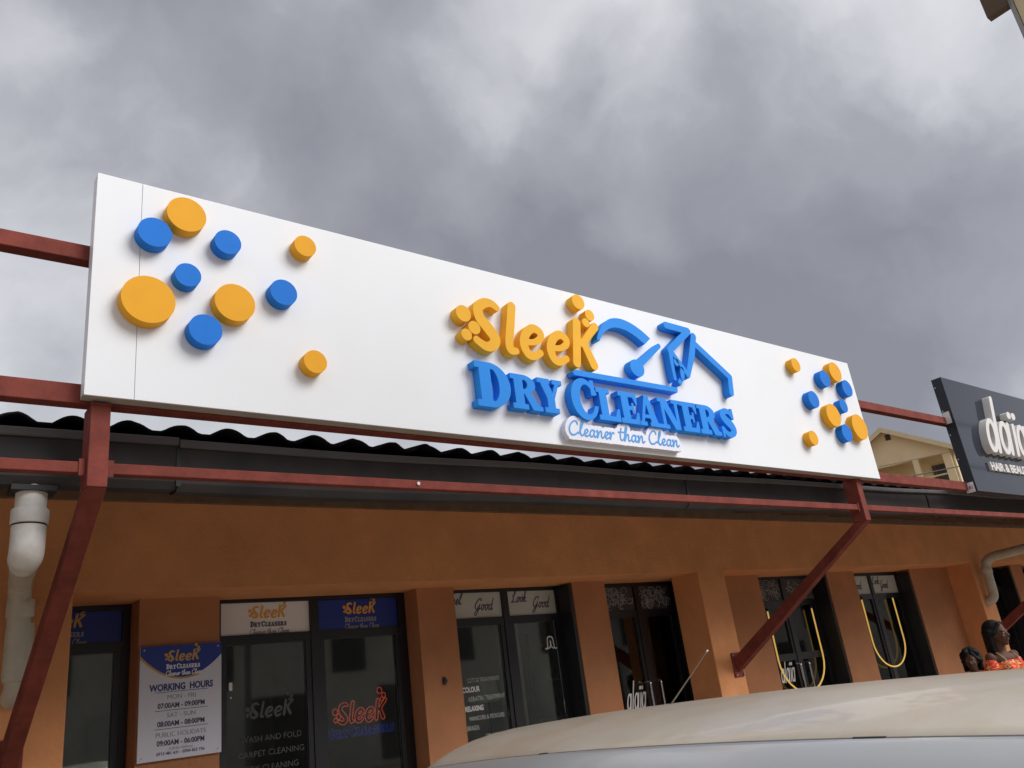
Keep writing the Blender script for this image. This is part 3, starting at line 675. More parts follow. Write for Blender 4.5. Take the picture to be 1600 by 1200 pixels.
def print_logo(parent, X, Y, Z, s, c1, c2, c3):
    link('printed_wordmark', me_sleek, c1, parent, loc=(X, Y, Z), scale=(s, 1, s))
    link('printed_name', me_dry, c2, parent, loc=(X, Y, Z), scale=(s, 1, s))
    link('printed_tagline', me_hw, c3, parent, loc=(X, Y, Z), scale=(s, 1, s))

# ------------------------------------------------------------------ shopfronts
def shopfront(x0, x1, mull, tz, ztop, pane_tops, label=None, rails=(), stile=.05, y=WD):
    """aluminium frame as one part of the building, panes as sub-parts"""
    b = MB(); d = .06
    b.box(x0, x0 + stile, y, y + d, .14, ztop); b.box(x1 - stile, x1, y, y + d, .14, ztop)
    b.box(x0 + stile, x1 - stile, y, y + d, ztop - .04, ztop)
    xs_ = [x0 + stile] + [v for mm in mull for v in (mm - .035, mm + .035)] + [x1 - stile]
    for mm in mull: b.box(mm - .035, mm + .035, y - .004, y + d, .14, ztop - .041)
    cells = list(zip(xs_[0::2], xs_[1::2]))
    for a, c in cells:
        b.box(a, c, y + .003, y + d, tz - .035, tz + .035)
        for rz in rails: b.box(a, c, y + .003, y + d, rz - .04, rz + .04)
        b.box(a, c, y + .003, y + d, .14, .26)
        b.box(a, a + .045, y + .006, y + d, .261, tz - .036); b.box(c - .045, c, y + .006, y + d, .261, tz - .036)
    if x0 > 4: b.box(x1 - .034, x1 - .003, W2 + .012, y - .001, .14, ztop - .02)
    f = b.build('shopfront_frame', m_frame, bd)
    if label: f['label'] = label
    for a, c in cells:
        segs = [.26] + [v for rz in rails for v in (rz - .04, rz + .04)] + [tz - .035]
        for q in range(0, len(segs), 2):
            MB().box(a + .046, c - .046, y + .025, y + .031, segs[q] + .001, segs[q + 1] - .001).build('pane', m_glass, f)
    return f, cells
def panel(name, f, x0, x1, z0, z1, material, y=WD, t=.012): return MB().box(x0, x1, y + .02, y + .02 + t, z0, z1).build(name, material, f)

# A: behind the left column
fA, cA = shopfront(-.88, 1.60, [.35], 2.29, 2.58, 0, 'dark door with a blue transom panel beside the hours board')
for a, c in cA:
    p = panel('transom_panel', fA, a + .002, c - .002, 2.327, 2.538, m_print_blue)
p['label'] = 'deep blue transom panel with orange wordmark'
print_logo(p, 1.17, WD + .019, 2.435, .235, m_print_gold, m_print_gr, m_print_gr)
# B: main dry cleaner doors
fB, cB = shopfront(2.165, 3.825, [2.985], 2.285, 2.60, 0, 'black aluminium glass doors with white and blue transom panels', stile=.07)
for (a, c), mm, nm in zip(cB, (m_print_w, m_print_blue), ('white transom panel with orange wordmark', 'deep blue transom panel with orange wordmark')):
    p = panel('transom_panel', fB, a + .002, c - .002, 2.322, 2.558, mm); p['label'] = nm
    wh = mm is m_print_w
    print_logo(p, (a + c) / 2 + .02, WD + .019, 2.44, .245, m_print_or, m_print_dk if wh else m_print_gr, m_print_gr)
MB().box(2.29, 2.315, WD - .012, WD + .005, 1.93, 1.985).build('lock', m_print_w, fB); MB().cyl((2.30, WD - .02, 1.88), (2.30, WD + .002, 1.88), .008, 8).build('keyhole', m_bolt, fB)
# window lettering on the left leaf
for i, (tx, sz_) in enumerate([('WASH AND FOLD', .058), ('CARPET CLEANING', .058), ('DRY CLEANING', .058), ('LAUNDRY', .058)]):
    link('window_lettering', text('window_lettering', tx, sz_, .002, .0), m_print_dim, fB, loc=(2.62, WD + .024, 1.56 - .10 * i))
link('window_lettering', me_sleek, m_print_dim, fB, loc=(2.62, WD + .024, 1.72), scale=(.30, 1, .30))
# C: salon with frosted transoms
fC, cC = shopfront(4.215, 5.605, [4.92], 2.315, 2.62, 0, 'black glass doors with frosted transoms reading Feel Good Look Good')
for (a, c), (w1, w2) in zip(cC, (('Feel', 'Good'), ('Look', 'Good'))):
    p = panel('transom_panel', fC, a + .002, c - .002, 2.352, 2.578, m_frost); p['label'] = 'frosted transom with black script'
    f1, _ = hand(w1, .050, a + (.0 if w1 == 'Feel' else .05), 2.475, .0042, 1.0, .3); f2, _ = hand(w2, .054, a + .30, 2.415, .0042, 1.0, .3)
    link('script_lettering', glyph('script_lettering', U(f1, f2), (a - .02, 2.352, c, 2.60), .0035, .002), m_print_dk, p, loc=(0, WD + .019, 0))
for i, (tx, sz_, dx, bo) in enumerate([('CUTS & TREATMENTS', .050, .30, 0), ('HAIR COLOUR', .062, .10, .002), ('KERATIN TREATMENT', .056, .32, .0), ('HAIR RELAXING', .058, .12, .002), ('MANICURE & PEDICURE', .05, .30, 0), ('BRAIDS', .055, .14, 0), ('EYE & BROWS', .05, .38, 0), ('SKIN CARE', .075, .16, .003), ('FACIALS', .065, .40, 0), ('MASSAGE', .065, .22, 0), ('NAILS', .06, .3, 0)]):
    link('window_lettering', text('window_lettering', tx, sz_, .002, bo, 'CENTER', .72), m_print_w if bo else m_frost, fC, loc=(4.29 + dx, WD + .024, 1.80 - .078 * i))
# small wreath emblem on the right leaf
lo_ = U(stroke([(.0, .0), (.035, .0), (.05, .06), (.06, .12), (.11, .135), (.16, .12), (.17, .06), (.185, .0), (.22, .0)], .008, 6), stroke([(.06, .0), (.10, .02), (.11, .09), (.12, .02), (.16, .0)], .007, 6))
link('emblem', glyph('emblem', lo_, (-.02, -.02, .24, .16), .003, .002), m_print_w, fC, loc=(5.36, WD + .024, 2.03), scale=(.62, 1, .8))
# D, E: salon doors with ornamental transoms and long handles
def scroll(parent, x0, x1, z0, z1, y, n=48):
    b = MB()
    for k in range(n):
        cx = random.uniform(x0 + .03, x1 - .03); cz = random.uniform(z0 + .02, z1 - .02); a0 = random.uniform(0, 6.28); tw = random.choice((-1, 1)); R0 = random.uniform(.025, .075)
        pts = []
        for t in np.linspace(0, 1, 14):
            rr = R0 * (1 - .75 * t); an = a0 + tw * 4.6 * t
            pts.append((min(max(cx + rr * math.cos(an), x0), x1), y - .004 - .0004 * (k % 7), min(max(cz + rr * math.sin(an), z0), z1)))
        b.tube(pts, .0032, 5)
    o = b.build('scrollwork', m_print_gr, parent); o['kind'] = 'stuff'
def salon_decal(parent, X, Z, s):
    link('window_emblem', me_salon, m_print_w, parent, loc=(X, WD + .024, Z), scale=(s, 1, s))
me_salon = glyph('salon_emblem', T(salon(1, .062, True), .72, 1.0, .16, 0, .28), (-.15, -.1, 2.4, 1.85), .014, .002)
def handle(parent, X, z0, z1, y=WD):
    b = MB().tube(bend([(X, y + .01, z0), (X, y - .06, z0), (X, y - .06, z1), (X, y + .01, z1)], .03), .012, 10); return b.build('handle', m_chrome, parent)
fD, cD = shopfront(6.055, 7.29, [6.70], 2.30, 2.63, 0, 'black salon doors with scrollwork transoms left of the lit column')
for a, c in cD: panel('transom_panel', fD, a + .002, c - .002, 2.337, 2.588, m_intd); scroll(fD, a + .01, c - .01, 2.345, 2.58, WD + .02)
salon_decal(fD, 6.31, 1.37, .155); handle(fD, 6.62, .6, 1.62); handle(fD, 6.78, .6, 1.62)
fE, cE = shopfront(8.615, 10.075, [9.36], 2.32, 2.66, 0, 'black salon doors with scrollwork transoms right of the lit column', rails=(1.68,))
for a, c in cE: panel('transom_panel', fE, a + .002, c - .002, 2.357, 2.618, m_intd); scroll(fE, a + .01, c - .01, 2.365, 2.61, WD + .02)
salon_decal(fE, 8.93, 1.40, .16); handle(fE, 9.27, .6, 1.60); handle(fE, 9.45, .6, 1.60)
link('window_lettering', text('window_lettering', 'HAIR & BEAUTY', .07, .002, .001, 'LEFT', .8), m_print_w, fE, loc=(8.88, WD + .024, 1.26))
fF, cF = shopfront(10.745, 12.255, [11.48], 2.34, 2.67, 0, 'black salon window with pale transoms near the downpipe')
for (a, c), w1 in zip(cF, ('Feel', 'Look')):
    p = panel('transom_panel', fF, a + .002, c - .002, 2.377, 2.628, m_frost)
    f1, _ = hand(w1, .052, a + .03, 2.51, .0045, 1.0, .3); f2, _ = hand('Good', .056, a + .22, 2.45, .0045, 1.0, .3)
    link('script_lettering', glyph('script_lettering', U(f1, f2), (a - .02, 2.377, c, 2.63), .004, .002), m_print_dk, p, loc=(0, WD + .019, 0))
fG, cG = shopfront(14.555, 15.745, [15.15], 2.36, 2.70, 0, 'dark glass shopfront beyond the far column')
fH, cH = shopfront(16.205, 17.595, [16.9], 2.36, 2.71, 0, 'dark glass shopfront farthest along the row')
# lit tube signs
def hoop(label, xa, xb, ztop, zbot, y):
    t = thing('tube_light', ((xa + xb) / 2, y, zbot), label, 'tube light', 'yellow tube lights in the salon windows')
    rr = (xb - xa) / 2; pts = [(xa, y, ztop)] + [(xa + rr - rr * math.cos(q), y, zbot + rr * .85 - rr * .85 * math.sin(q)) for q in np.linspace(0, math.pi, 17)] + [(xb, y, ztop)]
    MB().tube(pts, .0095, 12).build('tube', m_neony, t)
    for x_ in (xa, xb): MB().cyl((x_, y, ztop), (x_, y, ztop + .04), .017, 12).build('end_cap', m_black, t)
hoop('yellow tube light hoop in the salon window crossed by the steel brace', 8.88, 9.82, 2.23, 1.26, 6.345)
hoop('yellow tube light hoop in the salon window right of the steel brace', 11.06, 11.89, 2.30, 1.39, 6.345)
# neon outline of the wordmark
nn = thing('neon_sign', (3.40, 6.46, 1.62), 'red neon outline of the shop wordmark inside the right door pane', 'neon sign')
b = MB()
for lp in sleek_loops:
    if len(lp) < 4: continue
    b.tube([(3.40 + p[0] * .385, 6.46, 1.60 + p[1] * .42) for p in lp], .0042, 6, closed=True)
b.build('red_tube', m_neonr, nn)
b = MB()
for lp in dry_loops:
    if len(lp) < 4: continue
    b.tube([(3.40 + (p[0] - x / 2) * .068, 6.46, 1.50 + p[1] * .06) for p in lp], .003, 5, closed=True)
b.build('blue_tube', m_neonb, nn)

# ------------------------------------------------------------------ working hours board
wb = thing('hours_board', (1.89, 6.13, 1.53), 'white working hours board with blue curved header between the two doors', 'notice board')
wx0, wx1, wz0, wz1, wy = 1.612, 2.158, 1.53, 2.255, 6.150
MB().box(wx0, wx1, wy, wy + .012, wz0, wz1).build('board', mat('board_white', (.62, .62, .69), .5), wb, bevel=.001)
def arc(dz, sag, right=0.0): return [(wx0 + .001 + (wx1 - wx0 - .002) * t, wz1 - dz - right * t + sag * ((2 * t - 1.08) ** 2) - sag) for t in np.linspace(0, 1, 25)]
h1 = arc(.085, .145, -.03); h2 = arc(.105, .132, -.02)
gold = [np.array([(wx0 + .001, wz1 - .001)] + h2[:19] + [(h2[18][0], wz1 - .001)])]
link('header_band', solid('header_band', gold, .0015), m_print_gold, wb, loc=(0, wy - .0005, 0))
link('header', solid('header', [np.array([(wx0 + .001, wz1 - .001)] + h1 + [(wx1 - .001, wz1 - .001)])], .0015), m_print_blue, wb, loc=(0, wy - .0022, 0))
print_logo(wb, 1.895, wy - .004, 2.148, .190, m_print_gold, m_print_w, m_print_w)
def line(tx, z, size, bold, m_, sx=1.0, dx=0): link('printed_line', text('printed_line', tx, size, .0015, bold, 'CENTER', sx), m_, wb, loc=(1.888 + dx, wy - .0005, z))
line('WORKING  HOURS', 1.962, .060, .0020, m_print_navy, .80)
def rule(z, m_): MB().box(1.715, 2.065, wy - .0015, wy - .0004, z, z + .0032).build('printed_rule', m_, wb)
rule(1.950, m_print_navy)
line('MON - FRI', 1.904, .042, 0, m_print_gr); line('07:00AM - 09:00PM', 1.850, .045, .0012, m_print_dk, .86); rule(1.833, m_print_dk)
line('SAT - SUN', 1.790, .042, 0, m_print_gr); line('08:00AM - 08:00PM', 1.736, .045, .0012, m_print_dk, .86); rule(1.719, m_print_dk)
line('PUBLIC HOLIDAYS', 1.670, .042, 0, m_print_gr, .95); line('09:00AM - 06:00PM', 1.618, .045, .0012, m_print_dk, .86)
line('Call for delivery', 1.588, .024, 0, m_print_gr); line('0713 481 631 - 0704 853 736', 1.560, .026, .0004, m_print_dk)
for x_, z_ in ((wx0 + .025, wz1 - .025), (wx1 - .025, wz1 - .025), (wx0 + .025, wz0 + .025), (wx1 - .025, wz0 + .025)):
    MB().cyl((x_, wy - .004, z_), (x_, wy + .005, z_), .006, 8).build('screw', m_bolt, wb)
bt = thing('wall_socket', (4.03, W2 - .02, 1.80), 'small dark fitting on the orange wall between the shops', 'fitting')
MB().cyl((4.03, W2 - .025, 1.83), (4.03, W2 + .002, 1.83), .018, 12).build('body', m_black, bt); MB().box(4.015, 4.045, W2 - .012, W2 + .002, 1.80, 1.862).build('plate', m_intd, bt)

# ------------------------------------------------------------------ things inside the shops
lp_ = thing('table_lamp', (5.25, 7.3, .14), 'pale drum lamp on a dark stand behind the salon glass', 'lamp')
MB().tube([(5.25, 7.3, 1.62), (5.25, 7.3, 1.84)], [.13, .11], 20).build('shade', m_intl, lp_); MB().cyl((5.25, 7.3, .14), (5.25, 7.3, 1.62), .015, 8).build('stem', m_black, lp_); MB().cyl((5.25, 7.3, .14), (5.25, 7.3, .16), .14, 16).build('base', m_black, lp_)
pc = MB().box(5.36, 5.52, 7.0, 7.2, .14, 2.79).build('interior_pillar', m_intl, bd)
cb = thing('display_counter', (6.9, 7.6, .14), 'dark shelving unit seen through the salon door', 'shelves')
for k in range(5): MB().box(6.3, 7.7, 7.8, 8.1, .5 + .42 * k, .53 + .42 * k).build('shelf', m_int, cb)
MB().box(6.25, 6.29, 7.8, 8.1, .14, 2.3).build('side_panel', m_intd, cb); MB().box(7.71, 7.75, 7.8, 8.1, .14, 2.3).build('side_panel', m_intd, cb)
dn = MB().box(9.95, 10.20, 7.0, 7.06, .14, 2.45).build('interior_door', m_intl, bd)
ct = thing('service_counter', (3.0, 8.0, .14), 'dark service counter inside the dry cleaner', 'counter')
MB().box(2.2, 3.7, 8.0, 8.5, .14, 1.15).build('body', m_intd, ct); MB().box(2.15, 3.75, 7.95, 8.55, 1.152, 1.19).build('top', m_int, ct)

m_bulb = mat('bulb_glow', (.9, .85, .7), .4, emit=(1.0, .9, .7), estr=2.0)
pb_ = thing('pendant_lamp', (12.2, 7.2, 2.05), 'small pendant lamp with bright bulbs inside the far salon window', 'lamp')
MB().box(11.95, 12.75, 7.19, 7.21, 2.06, 2.08).build('bar', m_black, pb_)
for k in range(4):
    MB().cyl((12.02 + .22 * k, 7.2, 2.08), (12.02 + .22 * k, 7.2, 2.79), .004, 6).build('cord', m_black, pb_)
    MB().tube([(12.02 + .22 * k, 7.2, 2.06), (12.02 + .22 * k, 7.2, 2.045), (12.02 + .22 * k, 7.2, 2.025), (12.02 + .22 * k, 7.2, 2.012)], [.008, .016, .016, .006], 10).build('bulb', m_bulb, pb_)
# ------------------------------------------------------------------ parked car
CX = 2.45
car = thing('parked_car', (CX, 2.4, 0), 'dusty silver estate car parked nose towards the shops', 'car')
def dz(y): return -.027 * ((y - 1.75) / 1.2) ** 2
def wid(y): return 1.0 - .045 * max(0, (y - 2.2)) ** 2 - .03 * max(0, (.8 - y)) ** 2
ROOF = [(.735, 1.340), (.715, 1.372), (.685, 1.405), (.655, 1.428), (.628, 1.443), (.612, 1.448), (.606, 1.440), (.594, 1.440), (.586, 1.450), (.56, 1.463), (.50, 1.482), (.42, 1.501), (.32, 1.518), (.20, 1.530), (.10, 1.536), (0, 1.538)]
RAIL = ROOF[:7]; ROOF = ROOF[7:]
ROOF = ROOF + [(-a, z) for a, z in ROOF[-2::-1]]
m_carside = mat('clean_silver_paint', (0.56, 0.575, 0.58), 0.30, metal=0.4, coat=0.3, var=0.02, dirt=(0.50, 0.46, 0.40), dscale=3, damt=0.35)
def roofpt(a, z, y):
    yy = y - (.12 * (min(abs(a), .6) / .6) ** 2 if y > 2.2 else 0) * min(1, max(0, (y - 2.2) / .9)) 
    drop = 0
    if y > 3.1: drop = -(y - 3.1) ** 2 * 1.3
    return (CX - a * wid(yy), yy, z + dz(y) + drop)
ys = np.concatenate([np.linspace(.22, 3.0, 34), np.linspace(3.06, 3.38, 10)])
b = MB(); b.grid([[roofpt(a, z, y) for a, z in ROOF] for y in ys], True)
rf = b.build('roof', m_car, car, recalc=True)
md = rf.modifiers.new('s', 'SOLIDIFY'); md.thickness = .012; md.offset = -1
for sgn in (1, -1):
    rl = MB().grid([[roofpt(sgn * a, z, y) for a, z in RAIL] for y in ys], True).build('roof_side_rail', m_carside, car, recalc=True); md = rl.modifiers.new('s', 'SOLIDIFY'); md.thickness = .01; md.offset = -1 if sgn > 0 else -1
    pts = [Vector(roofpt(sgn * .600, 1.4425, y)) for y in np.linspace(.26, 3.34, 46)]
    ml = MB().tube(pts, .0072, 8).build('roof_moulding', mat('moulding_grey', (.13, .12, .105), .55, var=.25, vscale=9), car)
    for ya, yb in ((1.09, 1.17), (2.28, 2.33), (-1, -1)):
        if ya < 0: continue
        MB().tube([Vector(roofpt(sgn * .600, 1.4445, y)) for y in np.linspace(ya, yb, 8)], .0068, 8).build('moulding_cap', m_black, ml)
# lower body
st = [(.12, .70, .30, .82, .80), (.16, .80, .25, .95, .90), (.5, .845, .22, .96, .94), (1.0, .855, .22, .965, .94), (2.0, .86, .22, .96, .94), (3.0, .86, .22, .955, .93), (3.8, .85, .22, .95, .92), (4.2, .83, .22, .90, .86), (4.55, .78, .24, .82, .76), (4.72, .68, .28, .70, .62), (4.77, .60, .34, .60, .55)]
def bodysec(y, hw, z0, z1, z1b):
    pr = [(.60, z0), (.93, z0 + .02), (.99, z0 + .15), (1.0, z0 + .4 * (z1 - z0)), (.985, z0 + .7 * (z1 - z0)), (.955, z1 - .05), (.93, z1), (.80, z1 + .012), (.4, z1 + .03), (0, z1 + .035)]
    pts = [(CX - a * hw, y, z) for a, z in pr] + [(CX + a * hw, y, z) for a, z in pr[-2::-1]]
    return pts
b = MB(); secs = [bodysec(*q) for q in st]; b.grid(secs, True); b.add(secs[0], [tuple(range(len(secs[0])))]); b.add(secs[-1], [tuple(range(len(secs[-1])))[::-1]])
body = b.build('body', m_car, car, recalc=True)
for sgn in (1, -1):
    # pillars and side panes
    cuts = [.35, 1.15, 2.05, 2.92]
    def side(y, t):  # t 0 at belt, 1 at roof rail
        a = .80 + (.73 - .80) * t; z = .965 + (1.345 + dz(y) - .965) * t; return (CX - sgn * a * wid(y), y, z)
    for k in range(3):
        ya, yb = cuts[k] + .035, cuts[k + 1] - .035
        P = [[side(ya + (yb - ya) * i / 6, j / 4) for j in range(5)] for i in range(7)]
        MB().grid(P, True).build('side_window', m_cglass, car)
    for c_ in cuts:
        P = [[side(c_ + d_, j / 4) for j in range(5)] for d_ in (-.035, .035)]
        pb = MB().grid(P, True).build('pillar', m_car, car); q = pb.modifiers.new('s', 'SOLIDIFY'); q.thickness = .03
    MB().tube([side(2.92, 1), (CX - sgn * .735, 3.35, 1.20), (CX - sgn * .76, 3.85, .97)], .028, 8).build('windscreen_pillar', m_car, car)
    for yw in (.95, 3.95):
        wl = MB().tube([(CX - sgn * .70, yw, .31), (CX - sgn * .71, yw, .31), (CX - sgn * .865, yw, .31), (CX - sgn * .875, yw, .31)], [.29, .31, .31, .28], 32).build('wheel', m_black, car)
        MB().tube([(CX - sgn * .868, yw, .31), (CX - sgn * .882, yw, .31)], [.20, .185], 24).build('rim', m_bolt, wl)
    MB().tube([(CX - sgn * .84, 3.05, 1.0), (CX - sgn * .93, 3.05, 1.02), (CX - sgn * 1.0, 3.03, 1.04)], [.02, .07, .06], 12).build('door_mirror', m_car, car)
    MB().box(CX - sgn * .60 - .14, CX - sgn * .60 + .14, 4.60, 4.755, .60, .70).build('headlight', m_print_w, car, bevel=.01)
    MB().box(CX - sgn * .66 - .06, CX - sgn * .66 + .06, .10, .16, .66, .86).build('tail_light', mat('tail_red', (.25, .01, .01), .3), car, bevel=.008)
    MB().box(CX - sgn * .862 - .012, CX - sgn * .862 + .012, 1.65, 1.85, .80, .825).build('door_handle', m_car, car, bevel=.004)
def ws(t, a, y0, z0, y1, z1): return (CX + a * (.52 + .18 * t), y0 + (y1 - y0) * t - .15 * abs(a) ** 2 * (1 - t * .3), z0 + (z1 - z0) * t - .085 * a * a * (1 - t))
MB().grid([[ws(i / 6, -1 + j / 4, 3.34, 1.43, 3.96, .98) for j in range(9)] for i in range(7)], True).build('windscreen', m_cglass, car)
MB().grid([[(CX + (-1 + j / 4) * (.60 + .12 * i / 6), .215 - .08 * i / 6, 1.40 - .46 * i / 6) for j in range(9)] for i in range(7)], True).build('rear_window', m_cglass, car)
an = MB().tube([(2.40, 2.245, EYE - .115), (2.40, 2.00, EYE + .070)], [.0035, .0016], 8).build('antenna', mat('antenna_metal', (.35, .33, .30), .35, metal=.8), car)
MB().tube([(2.40, 2.00, EYE + .070), (2.40, 1.994, EYE + .0745)], .0032, 8).build('antenna_tip', m_print_w, an)
MB().tube([(2.40, 2.27, EYE - .128), (2.40, 2.25, EYE - .118), (2.40, 2.235, EYE - .106)], [.022, .018, .006], 10).build('antenna_base', m_black, an)

# ------------------------------------------------------------------ people
SPH = {}
class Blob:
    def __init__(s): s.v = []; s.f = []; s.n = 0
    def mesh(s, name):
        me = bpy.data.meshes.new(name); me.from_pydata(np.vstack(s.v).tolist(), [], np.vstack([q for q in s.f]).tolist()); me.update(); return me
def ellipsoid(bm, c, r, rot=(0, 0, 0), seg=20):
    nv = seg // 2 + 2
    if seg not in SPH:
        th = np.linspace(0.02, math.pi - 0.02, nv); ph = np.arange(seg) * 2 * math.pi / seg
        V = np.array([(math.sin(t) * math.cos(p), math.sin(t) * math.sin(p), math.cos(t)) for t in th for p in ph])
        F = [(i * seg + j, (i + 1) * seg + j, (i + 1) * seg + (j + 1) % seg, i * seg + (j + 1) % seg) for i in range(nv - 1) for j in range(seg)]
        k = len(V); V = np.vstack([V, [(0, 0, 1), (0, 0, -1)]])
        F += [(k, j, (j + 1) % seg, k) for j in range(0)]
        for j in range(0, seg, 2):
            F.append((k, j, (j + 1) % seg, (j + 2) % seg)); q = (nv - 1) * seg; F.append((k + 1, q + (j + 2) % seg, q + (j + 1) % seg, q + j))
        SPH[seg] = (V, np.array(F))
    V, F = SPH[seg]
    M_ = np.array((Matrix.Rotation(rot[2], 3, 'Z') @ Matrix.Rotation(rot[1], 3, 'Y') @ Matrix.Rotation(rot[0], 3, 'X') @ Matrix.Diagonal(r)))
    bm.v.append(V @ M_.T + np.array(c)); bm.f.append(F + bm.n); bm.n += len(V)
def limb(bm, a, b, ra, rb, n=8):
    a, b = Vector(a), Vector(b)
    for i in range(n + 1):
        t = i / n; ellipsoid(bm, a.lerp(b, t), (ra + (rb - ra) * t,) * 3, seg=14)
def remeshed(name, bm, vox, mat_, parent, smooth=6):
    me = bm.mesh(name)
    o = bpy.data.objects.new(name, me); COL.objects.link(o)
    r1 = o.modifiers.new('r', 'REMESH'); r1.mode = 'VOXEL'; r1.voxel_size = vox; r1.use_smooth_shade = True
    s1 = o.modifiers.new('s', 'SMOOTH'); s1.iterations = smooth; s1.factor = .5
    me2 = bpy.data.meshes.new_from_object(o.evaluated_get(bpy.context.evaluated_depsgraph_get())); bpy.data.objects.remove(o); bpy.data.meshes.remove(me)
    me2.materials.clear(); me2.materials.append(mat_)
    me2.polygons.foreach_set('use_smooth', [True] * len(me2.polygons))
    o = bpy.data.objects.new(name, me2); COL.objects.link(o); o.parent = parent
    return o
def person(loc, rz, H, label, dress, hairlen, dress_top, tilt=0.0, head_turn=0.0):
    t = thing('person', loc, label, 'person'); t.rotation_euler = (tilt, 0, rz)
    k = H / 1.70
    def P(x, y, z): return Vector((x * k, y * k, z * k))
    # body faces -Y in its own frame
    hm = Matrix.Translation(P(0, 0, 1.50)) @ Matrix.Rotation(head_turn, 4, 'Z') @ Matrix.Translation(-P(0, 0, 1.50))
    def HP(x, y, z): return hm @ P(x, y, z)
    bm = Blob()
    ellipsoid(bm, HP(0, .008, 1.60), (.074 * k, .092 * k, .100 * k), (0, 0, head_turn))     # skull
    ellipsoid(bm, HP(0, -.030, 1.545), (.055 * k, .062 * k, .072 * k), (0, 0, head_turn))  # face
    ellipsoid(bm, HP(0, -.055, 1.492), (.030 * k, .030 * k, .024 * k), (0, 0, head_turn))  # chin
    limb(bm, HP(0, -.088, 1.588), HP(0, -.104, 1.556), .008 * k, .0145 * k, 4)              # nose
    ellipsoid(bm, HP(.012, -.092, 1.553), (.009 * k,) * 3); ellipsoid(bm, HP(-.012, -.092, 1.553), (.009 * k,) * 3)
    ellipsoid(bm, HP(0, -.088, 1.527), (.024 * k, .012 * k, .0075 * k), (0, 0, head_turn)); ellipsoid(bm, HP(0, -.086, 1.515), (.021 * k, .012 * k, .0075 * k), (0, 0, head_turn))
    for s in (-1, 1):
        ellipsoid(bm, HP(s * .030, -.078, 1.600), (.026 * k, .012 * k, .008 * k), (0, 0, head_turn))  # brow
        ellipsoid(bm, HP(s * .038, -.068, 1.553), (.020 * k, .016 * k, .018 * k))                      # cheek
        ellipsoid(bm, HP(s * .076, .008, 1.572), (.010 * k, .018 * k, .030 * k), (0, 0, head_turn))    # ear
    limb(bm, P(0, .018, 1.53), P(0, .025, 1.40), .050 * k, .056 * k)
    ellipsoid(bm, P(0, .015, 1.345), (.155 * k, .085 * k, .075 * k)); ellipsoid(bm, P(0, .01, 1.25), (.145 * k, .10 * k, .13 * k))
    ellipsoid(bm, P(0, .01, 1.08), (.125 * k, .09 * k, .14 * k)); ellipsoid(bm, P(0, .015, .92), (.165 * k, .115 * k, .13 * k))
    for s in (-1, 1):
        ellipsoid(bm, P(s * .07, -.075, 1.235), (.062 * k, .055 * k, .06 * k))
        limb(bm, P(s * .165, .02, 1.375), P(s * .215, .03, 1.11), .047 * k, .037 * k); limb(bm, P(s * .215, .03, 1.11), P(s * .20, -.06, .88), .036 * k, .024 * k)
        ellipsoid(bm, P(s * .197, -.075, .835), (.018 * k, .03 * k, .045 * k))
        for q in range(4): limb(bm, P(s * .197, -.055 - .013 * q, .80), P(s * .19, -.062 - .014 * q, .735 + .006 * abs(q - 1.5)), .0085 * k, .0065 * k, 5)
        limb(bm, P(s * .19, -.10, .835), P(s * .175, -.115, .785), .010 * k, .0075 * k, 5)
        limb(bm, P(s * .085, .015, .88), P(s * .09, .0, .50), .078 * k, .050 * k); limb(bm, P(s * .09, .0, .50), P(s * .09, .025, .08), .048 * k, .030 * k)
        limb(bm, P(s * .09, .035, .035), P(s * .10, -.12, .025), .033 * k, .026 * k)
    remeshed('body', bm, .0085, m_skin, t, 3)
    for s in (-1, 1):
        eb = Blob(); ellipsoid(eb, HP(s * .029, -.0815, 1.582), (.0125 * k, .006 * k, .0062 * k), (0, 0, head_turn), 12); me = eb.mesh('eye'); me.materials.append(mat('eye_white', (.45, .42, .38), .3)); o = bpy.data.objects.new('eye', me); COL.objects.link(o); o.parent = t
        eb = Blob(); ellipsoid(eb, HP(s * .029, -.0865, 1.582), (.0055 * k, .003 * k, .0055 * k), (0, 0, head_turn), 10); me = eb.mesh('iris'); me.materials.append(m_black); o2 = bpy.data.objects.new('iris', me); COL.objects.link(o2); o2.parent = o
    # hair
    hb = Blob(); ellipsoid(hb, HP(0, .030, 1.622), (.090 * k, .098 * k, .096 * k), (0, 0, head_turn))
    for i in range(15):
        an_ = math.pi * (.02 + .96 * i / 14); x_ = .086 * math.cos(an_); y_ = .02 + .085 * math.sin(an_)
        limb(hb, HP(x_, y_, 1.60), HP(x_ * 1.10, y_ * 1.02 + .005, 1.60 - hairlen), .030 * k, .022 * k, 9)
    for s in (-1, 1): limb(hb, HP(s * .03, -.052, 1.668), HP(s * .082, -.012, 1.585), .020 * k, .020 * k, 6)
    if hairlen < .2:
        for q in range(90):
            a_ = random.uniform(0, 6.28); e_ = random.uniform(-.5, 1.5); rr_ = random.uniform(.018, .034)
            dx_, dy_, dz_ = math.cos(a_) * math.cos(e_), math.sin(a_) * math.cos(e_), math.sin(e_)
            if dy_ < -.35 and dz_ < .6: continue
            ellipsoid(hb, HP(dx_ * .105, .03 + dy_ * .112, 1.615 + dz_ * .105), (rr_ * k,) * 3, seg=10)
    remeshed('hair', hb, .009, m_hair, t, 2 if hairlen < .2 else 4)
    # dress
    db = Blob()
    ellipsoid(db, P(0, .012, 1.255), (.172 * k, .122 * k, .115 * k)); ellipsoid(db, P(0, .01, 1.10), (.142 * k, .106 * k, .16 * k)); ellipsoid(db, P(0, .015, .94), (.185 * k, .135 * k, .16 * k))
